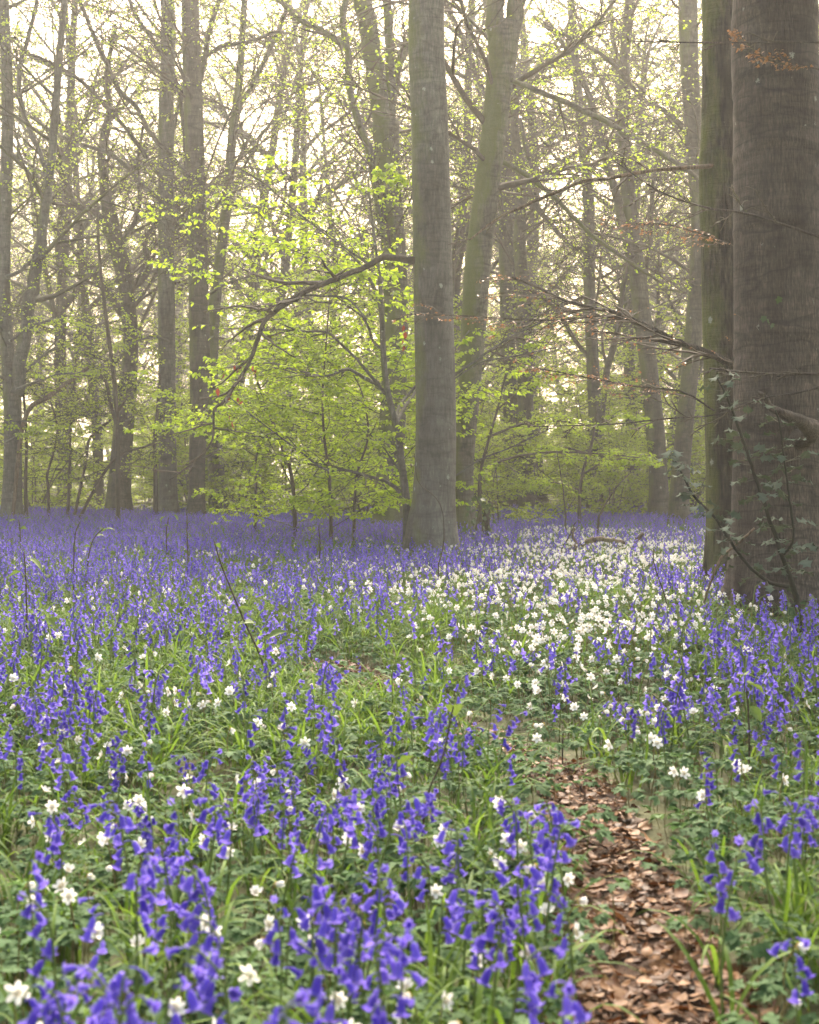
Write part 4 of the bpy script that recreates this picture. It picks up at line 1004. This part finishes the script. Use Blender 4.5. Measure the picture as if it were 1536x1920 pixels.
scatter('anemone_drift', 'drift of small white wood anemones running back between the bluebells', 'anemones', [a.low_me for a in ANEM], x, y, gh(x, y) - .004,
        np.stack([0 * x, 0 * x, face(n)], -1), rs.uniform(.8, 1.12, n), rs.randint(0, len(ANEM), n))

# --- cut anemone leaves and strap leaves covering the floor
def foliage_protos():
    W = []; S = []
    for k in range(6):
        mb = MB(); H = .05 + .018 * k; tube(mb, np.array([[0, 0, 0], [.004, .003, H * .6], [0, 0, H]]), .0015, 3, 1); whorl(mb, 300 + k, H, .034 + .004 * (k % 4)); W.append(mb.mesh('whorl', [M['anem_leaf'], M['anem_stem']], smooth=False))
    r = np.random.RandomState(9)
    for k in range(6):
        mb = MB()
        for j in range(10):
            V, Q = strap_geo(r.uniform(.14, .34), r.uniform(.0026, .0052), R(r.uniform(60, 175)), 6, .3, r.uniform(-1, 1)); mb.add(rotz(V, r.uniform(0, 6.28)) + [r.normal(0, .02), r.normal(0, .02), 0], Q)
        S.append(mb.mesh('straps', [M['strap']]))
    return W, S
WH, ST = foliage_protos()
x, y = candidates(38000, 1.9, 30, power=1.4)
px, py = pxpy(x, y, .10); cover = np.clip(.6 + 1.2 * patchy(x, y, 1.9, 3.0), .4, 1)
ok = (rs.rand(len(x)) < cover) & (path_dist(x, y) > .04 - .15 * rs.rand(len(x)) ** 3) & ~on_trunk(x, y)
x, y = x[ok], y[ok]; n = len(x); print('whorls', n)
scatter('anemone_foliage', 'deep green cut leaves of wood anemone covering the wood floor', 'foliage', WH, x, y, gh(x, y) - .004,
        np.stack([rs.normal(0, .16, n), rs.normal(0, .16, n), rs.uniform(0, 6.28, n)], -1), rs.uniform(.7, 1.15, n), rs.randint(0, 6, n))
x, y = candidates(26000, 1.9, 34, power=1.6)
px, py = pxpy(x, y, .15)
w = np.clip(.30 + .75 * patchy(x, y, 1.3, 5.0) + .3 * (px < 600) * (py < 1500) + .15 * ((px > 1080) & (py > 1250)) - .35 * ((px > 850) & (px < 1300) & (py < 1330) & (py > 1020)), .08, 1)
w = np.where(py > 1350, w * .5, w)
ok = (rs.rand(len(x)) < w) & (path_dist(x, y) > .05) & ~on_trunk(x, y)
x, y = x[ok], y[ok]; n = len(x); print('tufts', n)
scatter('strap_leaf_grass', 'arching glossy strap leaves of the bluebells like grass', 'grass', ST, x, y, gh(x, y) - .01,
        np.stack([rs.normal(0, .1, n), rs.normal(0, .1, n), rs.uniform(0, 6.28, n)], -1), rs.uniform(.7, 1.15, n), rs.randint(0, 6, n))

# --- fallen leaves on the path
def litter_geo(seed):
    r = np.random.RandomState(seed); L = r.uniform(.045, .07); w = L * r.uniform(.5, .68); c1 = r.uniform(-.4, .7); c2 = r.uniform(-.4, .4); V = []
    prof = [0, .62, 1.0, .92, .55, .05]
    for i, ww in enumerate(prof):
        u = i / 5 - .5
        for s in (-1, -.5, 0, .5, 1):
            yy = s * ww * w * .5; V.append((u * L, yy, c1 * L * u * u * .8 + c2 * abs(s) ** 1.5 * ww * w * .45 + r.normal(0, .0012)))
    i = np.arange(5)[:, None] * 5; j = np.arange(4)[None]
    return new_mesh('leaf', V, np.stack([i + j, i + 5 + j, i + 6 + j, i + 1 + j], -1).reshape(-1, 4), None, [M['litter']])
LIT = [litter_geo(k) for k in range(12)]
n = 22000; kk = rs.randint(0, len(PATH), n); keep = rs.rand(n) < np.clip(PATH[kk, 3] * 2.2, .1, 1); kk = kk[keep]; n = len(kk)
x = PATH[kk, 0] + rs.uniform(-1.35, 1.35, n) * PATH[kk, 3] + rs.normal(0, .02, n); y = PATH[kk, 1] + rs.normal(0, .05, n)
z = gh(x, y) + .008 + rs.rand(n) ** 2 * .022
rot = np.stack([rs.normal(0, .3, n), rs.normal(0, .3, n), rs.uniform(0, 6.28, n)], -1); idx = rs.randint(0, 12, n); sc_ = .24 + .65 * rs.rand(n) ** 1.8
vis = np.where((y > 2.35) & (y < 4.6) & (z - gh(x, y) > .02))[0]; vis = vis[np.argsort(y[vis])][:280]; rest = np.setdiff1d(np.arange(n), vis)
for i in vis:
    o = link('leaf', LIT[idx[i]], path_o); o.location = (x[i], y[i], z[i]); o.rotation_euler = rot[i]; o.scale = (sc_[i],) * 3
lo_ = scatter('leaf_litter', None, None, LIT, x[rest], y[rest], z[rest], rot[rest], sc_[rest], idx[rest], path_o)


# ------------------------------------------------------------------ holly, ivy, seedlings, twigs, dead wood
rs = np.random.RandomState(31)
def thing(name, label, cat, loc, group=None):
    r = bpy.data.objects.new(name, None); COL.objects.link(r); r.location = loc; r.empty_display_size = .05
    return setp(r, label, cat, group)
def stem_part(root, name, rows, mat, sides=7, n=24, wob=.15):
    q = resample(np.asarray(rows, float), n); w_ = rs.normal(0, 1, (n, 3)) * q[:, 3:4] * wob; w_[0] = 0; mb = MB()
    tube(mb, q[:, :3] + w_, np.maximum(q[:, 3], .0012), sides, cap=True)
    link(name, mb.mesh(name, [mat], root.location), root); return q[:, :3]

def holly_leaf(seed):
    r = np.random.RandomState(seed); V = []; L = 1.0
    st = [(0, .05, 0), (.14, .26, 0), (.24, .46, 1), (.36, .22, 0), (.48, .50, -1), (.60, .24, 0), (.72, .40, 1), (.84, .14, 0), (1.02, .02, 0)]
    for u, w, s in st:
        bend = -.22 * u * u
        V += [(u, w, bend + .10 * w + s * .12 + r.normal(0, .015)), (u, 0, bend), (u, -w, bend + .10 * w - s * .10 + r.normal(0, .015))]
    i = np.arange(len(st) - 1)[:, None] * 3; j = np.arange(2)[None]
    return new_mesh('leaf', np.array(V) * .5 * 2, np.stack([i + j, i + j + 1, i + 4 + j, i + 3 + j], -1).reshape(-1, 4), None, [M['holly']])
HL = [holly_leaf(k) for k in range(5)]
HLY = [(430,190),(540,220),(360,275),(500,265),(490,330),(575,390),(430,630),(520,645),(645,625),(560,710),(640,690),(735,740),(690,795),(570,795),(830,720),(970,720),(890,745),(1095,745),(1170,745),
 (735,895),(810,895),(880,870),(630,935),(580,945),(890,930),(960,830),(1040,840),(1015,945),(830,990),(930,1030),(860,1065),(690,1075),(640,1080),(760,1210),(880,1200),(900,1270),(960,1270),(760,1290),
 (830,1405),(930,1385),(1010,1450),(740,1580),(900,1600),(810,1600),(1090,1245),(1170,1440),(85,725),(160,725),(45,775),(140,765),(150,815),(160,915),(235,930),(290,970),(370,980),(220,1045),(280,1040),
 (285,1130),(340,1135),(300,1190),(450,1165),(480,1210),(540,1210),(510,1285),(400,1310),(600,1370),(480,1390),(560,1510),(650,1470),(840,575),(970,510),(840,475),(610,470),(1160,1260),(1040,1090),
 (1000,1580),(1100,1540),(960,1480),(1120,1600),(700,1400),(670,640),(600,690)]
def build_holly():
    d = 7.9; b = P(1497, 1140, d); r = thing('holly_sapling', 'young holly with bare dark stems and spiny grey-green leaves before the thickest beech', 'holly', (b[0], b[1], float(gh(b[0], b[1]))))
    lines = [[(1500, 1215, 13), (1495, 1130, 12), (1470, 1050, 9), (1440, 965, 8), (1415, 890, 7), (1395, 830, 6), (1372, 765, 5), (1346, 708, 3.5)],
             [(1480, 1100, 8), (1445, 1092, 7), (1405, 1062, 6.5), (1370, 1015, 6), (1340, 970, 5.5), (1305, 935, 5), (1280, 890, 4), (1260, 850, 3)],
             [(1470, 1040, 6), (1488, 1010, 5), (1480, 930, 4.5), (1472, 870, 4), (1463, 800, 3.5), (1454, 768, 3)]]
    sp = []
    for k, ln in enumerate(lines): sp.append(stem_part(r, 'stem', px_line(ln, d, (.0, .03, -.04)[k]), M['dark_stem'], 7, 40))
    sp = np.vstack(sp); tw = MB(); loc = np.array(r.location)
    for i, (a, c) in enumerate(HLY):
        px, py = 1230 + a / 3.92, 660 + c / 3.92; q = P(px, py, d + rs.uniform(-.16, .16))
        dist = np.linalg.norm((sp - q) * [1, .6, 1], axis=1) + np.maximum(0, sp[:, 2] - q[2]) * .6; j = int(np.argmin(dist)); s0 = sp[j]
        out = unit((q - s0) * [1, 1, .35] + rs.normal(0, .02, 3)); s = rs.uniform(.062, .095); base = q - out * s * .5
        tube(tw, np.array([s0, (s0 + base) / 2 + [0, 0, -.006], base]), [.0022, .0016, .001], 4)
        o = link('leaf', HL[i % 5], r); az = math.atan2(out[1], out[0])
        o.location = base - loc; o.rotation_euler = (rs.normal(0, .45), rs.uniform(-.25, .35), az); o.scale = (s, s, s * 1.1)
    for i in range(70):
        j = rs.randint(6, len(sp)); s0 = sp[j]; az = rs.uniform(0, 6.28); out = np.array([math.cos(az), math.sin(az) * .7, rs.uniform(-.2, .3)]); base = s0 + out * rs.uniform(.02, .13); s = rs.uniform(.05, .085)
        tube(tw, np.array([s0, base]), [.002, .001], 4)
        o = link('leaf', HL[i % 5], r); o.location = base - loc; o.rotation_euler = (rs.normal(0, .5), rs.uniform(-.3, .5), az); o.scale = (s, s, s * 1.1)
    link('twig', tw.mesh('twig', [M['green_twig']], loc), r)
build_holly()

def oval_leaf(seed, wid=.7):
    r = np.random.RandomState(seed); V = []; pr = [.06, .62, .95, 1.0, .8, .42, .02]
    for i, w in enumerate(pr):
        u = i / 6
        for s in (-1, -.5, 0, .5, 1): V.append((u, s * w * wid * .5 * (1 + .06 * math.sin(9 * u + s)), -.25 * u * u + .18 * abs(s) * w * wid + r.normal(0, .008)))
    i = np.arange(6)[:, None] * 5; j = np.arange(4)[None]
    return np.array(V), np.stack([i + j, i + 5 + j, i + 6 + j, i + 1 + j], -1).reshape(-1, 4)
OV = [new_mesh('leaf', *oval_leaf(k, w), None, [M['seedling']]) for k, w in ((1, .8), (2, .62), (3, .72))]
SEED = [
 ('hazel seedling with one broad pale leaf held up over the near bluebells', 3.55, [(785, 1580, 5), (800, 1500, 4), (830, 1420, 4), (850, 1325, 3)], [(848, 1322, 60, 80), (775, 1418, 55, 170), (830, 1400, 40, 30)]),
 ('bramble seedling on a long leaning stem in the gap between the bluebells', 6.3, [(514, 1300, 4), (490, 1235, 4), (465, 1180, 3.5), (435, 1110, 3.5), (412, 1050, 3), (402, 1015, 2.5)], [(480, 1170, 46, 200), (500, 1198, 60, -20), (445, 1140, 40, 10), (402, 1020, 26, 60), (455, 1165, 40, 150)]),
 ('bramble seedling with pale folded leaves at the far rim of the bluebells', 7.2, [(52, 1250, 4), (50, 1150, 3.5), (48, 1080, 3), (45, 1035, 2.5)], [(55, 1048, 45, 0), (40, 1072, 36, 190), (90, 1160, 40, 20), (50, 1110, 34, 150)]),
 ('low seedling with wide soft oval leaves amid anemone foliage', 2.35, [(340, 1960, 4), (342, 1880, 4), (345, 1800, 3)], [(345, 1800, 95, 20), (340, 1795, 90, 170), (350, 1830, 80, 70)]),
 ('tiny seedling with three bright yellow-green leaves at the path bend', 4.9, [(1055, 1420, 3), (1055, 1395, 3), (1055, 1375, 2)], [(1052, 1370, 24, 160), (1058, 1370, 24, 10), (1055, 1380, 26, 80)]),
 ('seedling with dull rounded leaves below the holly', 4.6, [(1405, 1440, 4), (1405, 1360, 4), (1400, 1290, 3)], [(1400, 1280, 60, 20), (1395, 1300, 50, 180), (1405, 1325, 50, -20), (1400, 1265, 40, 100)]),
 ('bramble seedling with leaning stem at the back of the bluebells', 11, [(160, 1120, 3), (165, 1050, 3), (176, 1010, 2.5), (195, 990, 2)], [(180, 1005, 24, 30), (195, 992, 28, 0), (170, 1025, 20, 150), (190, 990, 22, 90)]),
 ('small seedling with toothed leaves among the bluebells by the oak', 15, [(40, 1050, 3), (38, 1000, 2.5), (35, 975, 2)], [(30, 975, 20, 170), (45, 972, 22, 10), (38, 990, 20, 60)]),
 ('small leafy seedling in front of the twin trunks', 14, [(315, 1060, 3), (312, 1000, 2.5), (316, 970, 2)], [(310, 968, 20, 170), (325, 965, 22, 10), (318, 985, 20, 200)]),
]
for lab, d, ln, lv in SEED:
    b = P(ln[0][0], ln[0][1], d); r = thing('seedling', lab, 'seedling', (b[0], b[1], float(gh(b[0], b[1]))))
    rows = px_line(ln, d); rows[0, 2] = float(gh(b[0], b[1])) - .02; stem_part(r, 'stem', rows, M['twig'], 5, 16)
    for k, (px, py, w, az) in enumerate(lv):
        o = link('leaf', OV[k % 3], r); q = P(px, py, d); s = .72 * w / FPX * d
        o.location = q - np.array(r.location); o.rotation_euler = (rs.normal(.15, .35), rs.normal(.1, .3), R(az)); o.scale = (s, s, s)

# bare twigs standing in the flowers
TW = [
 ('wiry bare twig curling up in front of the straight beech', 10.6, [(838, 1150, 3), (822, 1070, 2.6), (832, 1020, 2.4), (830, 960, 2), (815, 930, 1.8), (785, 905, 1.6), (777, 850, 1.2)]),
 ('bare forked twig sticking up beside the fallen branch', 16, [(1042, 1060, 4), (1050, 1035, 3.5), (1068, 1005, 3), (1080, 980, 2)]),
 ('tall bare curved sapling rising behind the fallen branch', 18, [(1116, 1030, 5), (1122, 985, 4.5), (1130, 955, 4), (1155, 915, 3), (1180, 888, 2)]),
 ('thin bare sapling next to the tall curved one', 18.5, [(1062, 1020, 3), (1060, 960, 3), (1055, 910, 2.5), (1045, 850, 2)]),
 ('bare upright twig in the middle of the bluebells', 13, [(596, 1090, 3), (600, 1030, 2.6), (598, 985, 2)]),
 ('bare dark twig in the bluebells before the thicket', 11, [(352, 1140, 3), (352, 1040, 2.6), (350, 960, 2)]),
 ('short dark twig with a bent tip before the pale beech', 10, [(140, 1150, 3), (138, 1050, 2.6), (142, 1000, 2.2), (150, 978, 1.6)]),
 ('slender red-brown twig standing by the white drift', 9, [(1262, 1200, 3), (1250, 1130, 2.6), (1228, 1060, 2.2), (1225, 1030, 1.8)]),
]
for lab, d, ln in TW:
    b = P(ln[0][0], ln[0][1], d); r = thing('bare_twig', lab, 'twig', (b[0], b[1], float(gh(b[0], b[1]))))
    rows = px_line(ln, d, .03); rows[0, 2] = float(gh(b[0], b[1])) - .02; pts = stem_part(r, 'stem', rows, M['twig'], 5, 20, .3)
    T = Tree(); L = np.linalg.norm(pts[-1] - pts[0]); grow(T, None, None, L, .006, 0, prm_(last=1, ch=[5, 0], n=[5, 4], leaf=0, ratio=[.3, .4], rmin=.0012, lo=[.4, .1]), pts); T.tubes = T.tubes[1:]
    mb = MB()
    for a, q, s, l in T.tubes: tube(mb, a, q * .5, 3)
    link('side_twig', mb.mesh('side_twig', [M['twig']], r.location), r)

# fallen branch and stick
b = P(1048, 1042, 16.2); r = thing('fallen_branch', 'fallen brown branch lying across the far anemones', 'branch', (b[0], b[1], float(gh(b[0], b[1]))))
stem_part(r, 'limb', px_line([(1046, 1046, 14), (1062, 1036, 14), (1085, 1024, 12), (1120, 1011, 10), (1145, 1012, 8), (1172, 1019, 5)], 16.2, -.04), M['deadwood'], 8, 26, .35)
stem_part(r, 'side_branch', px_line([(1085, 1024, 6), (1075, 1008, 5), (1078, 990, 3)], 16.1), M['deadwood'], 6, 10, .3)
b = P(1188, 1030, 16); r = thing('stick', 'short pale broken stick propped up near the fallen branch', 'stick', (b[0], b[1], float(gh(b[0], b[1]))))
stem_part(r, 'shaft', px_line([(1180, 1040, 8), (1190, 1018, 8), (1206, 1000, 7)], 16), M['deadwood'], 7, 12, .2)
b = P(1330, 1085, 8.6); r = thing('stick', 'long tan stick leaning through the holly towards the thickest beech', 'stick', (b[0], b[1], float(gh(b[0], b[1]))))
stem_part(r, 'shaft', px_line([(1320, 1130, 4), (1350, 1050, 4.5), (1385, 1018, 5), (1415, 990, 4)], 8.5), M['deadwood'], 6, 20, .2)

# ivy at the foot of the leaning beech
def ivy_leaf(seed):
    a = [(0, 0), (.05, .38), (.32, .30), (.50, .52), (.62, .22), (1.0, 0)]
    V = [(x, y, .12 * abs(y)) for x, y in a] + [(x, -y, .12 * abs(y)) for x, y in a[1:-1]] + [(.4, 0, 0)]; c = len(V) - 1
    T = [(c, k + 1, k) for k in range(5)] + [(c, 0, 6), (c, 6, 7), (c, 7, 8), (c, 8, 9), (c, 9, 5)]
    return new_mesh('leaf', V, None, T, [M['ivy']], smooth=False)
IV = ivy_leaf(0)
b = P(905, 1010, 17.6); r = thing('ivy', 'dark ivy climbing over a low stub at the foot of the leaning beech', 'ivy', (b[0], b[1], float(gh(b[0], b[1]))))
st1 = stem_part(r, 'stub', px_line([(912, 1015, 18), (911, 980, 15), (914, 955, 11)], 17.7), M['rough'], 9, 14, .1)
for k in range(46):
    t = rs.rand(); q = P(902 + rs.normal(0, 14) + 8 * t, 1010 - 78 * t, 17.55 + rs.uniform(-.1, .12)); s = rs.uniform(.05, .085)
    o = link('leaf', IV, r); o.location = q - np.array(r.location); o.rotation_euler = (rs.normal(1.2, .4), rs.normal(0, .5), rs.uniform(0, 6.28)); o.scale = (s, s, s)
stem_part(r, 'stem', px_line([(900, 1015, 4), (893, 985, 3.5), (900, 950, 3), (890, 925, 2)], 17.5), M['green_twig'], 5, 16, .4)

# last year's withered leaves still hanging on the drooping limb
def hang(root, pts_px, d, me, size, name='leaf', lab=None):
    for px, py in pts_px:
        o = link(name, me, root); o.location = P(px, py, d + rs.uniform(-.1, .1)) - np.array(root.location); s = rs.uniform(.7, 1.1) * size
        o.rotation_euler = (rs.uniform(0, 6.28), R(75) + rs.normal(0, .3), rs.uniform(0, 6.28)); o.scale = (s, s, s)
        if lab: o['label'] = lab
DL = new_mesh('leaf', *oval_leaf(8, .55), None, [M['dead']])
roots = [o for o in SC.objects if o.parent is None and str(o.get('label', '')).startswith(('straight grey beech', 'thickest beech', 'dark furrowed'))]
RA = [o for o in roots if o['label'].startswith('straight')][0]; RC = [o for o in roots if o['label'].startswith('thickest')][0]
hang(RA, [(440, 684), (446, 690), (452, 682), (474, 686), (480, 690), (428, 742), (433, 735), (426, 758), (432, 778), (436, 790), (446, 745), (455, 752), (420, 700), (408, 728), (757, 610), (760, 622), (755, 635), (758, 648)], 14.6, DL, .075, lab='withered red-brown leaf')
hang(RC, [(1463, 556), (1433, 592), (1450, 606), (1418, 612), (1524, 560), (1440, 598)], 9.15, IV, .05, lab='small green ivy leaf')


# ------------------------------------------------------------------ the morning haze
def build_haze():
    m, t = nt_new('morning_mist')
    v = N(t, 'ShaderNodeVolumePrincipled'); v.inputs['Color'].default_value = (.96, .95, .93, 1)
    v.inputs['Density'].default_value = HAZE_DENSITY; v.inputs['Anisotropy'].default_value = .5
    o = N(t, 'ShaderNodeOutputMaterial'); t.links.new(v.outputs[0], o.inputs['Volume'])
    x0, x1, y0, y1, z0, z1 = -330, 330, -70, 530, -1.2, 27
    V = [(x, y, z) for z in (z0, z1) for y in (y0, y1) for x in (x0, x1)]
    Q = [(0, 2, 3, 1), (4, 5, 7, 6), (0, 1, 5, 4), (2, 6, 7, 3), (0, 4, 6, 2), (1, 3, 7, 5)]
    setp(link('haze', new_mesh('haze', V, Q, None, [m], smooth=False)), 'pale warm morning mist hanging between the trees', 'haze', None, 'stuff')
build_haze()
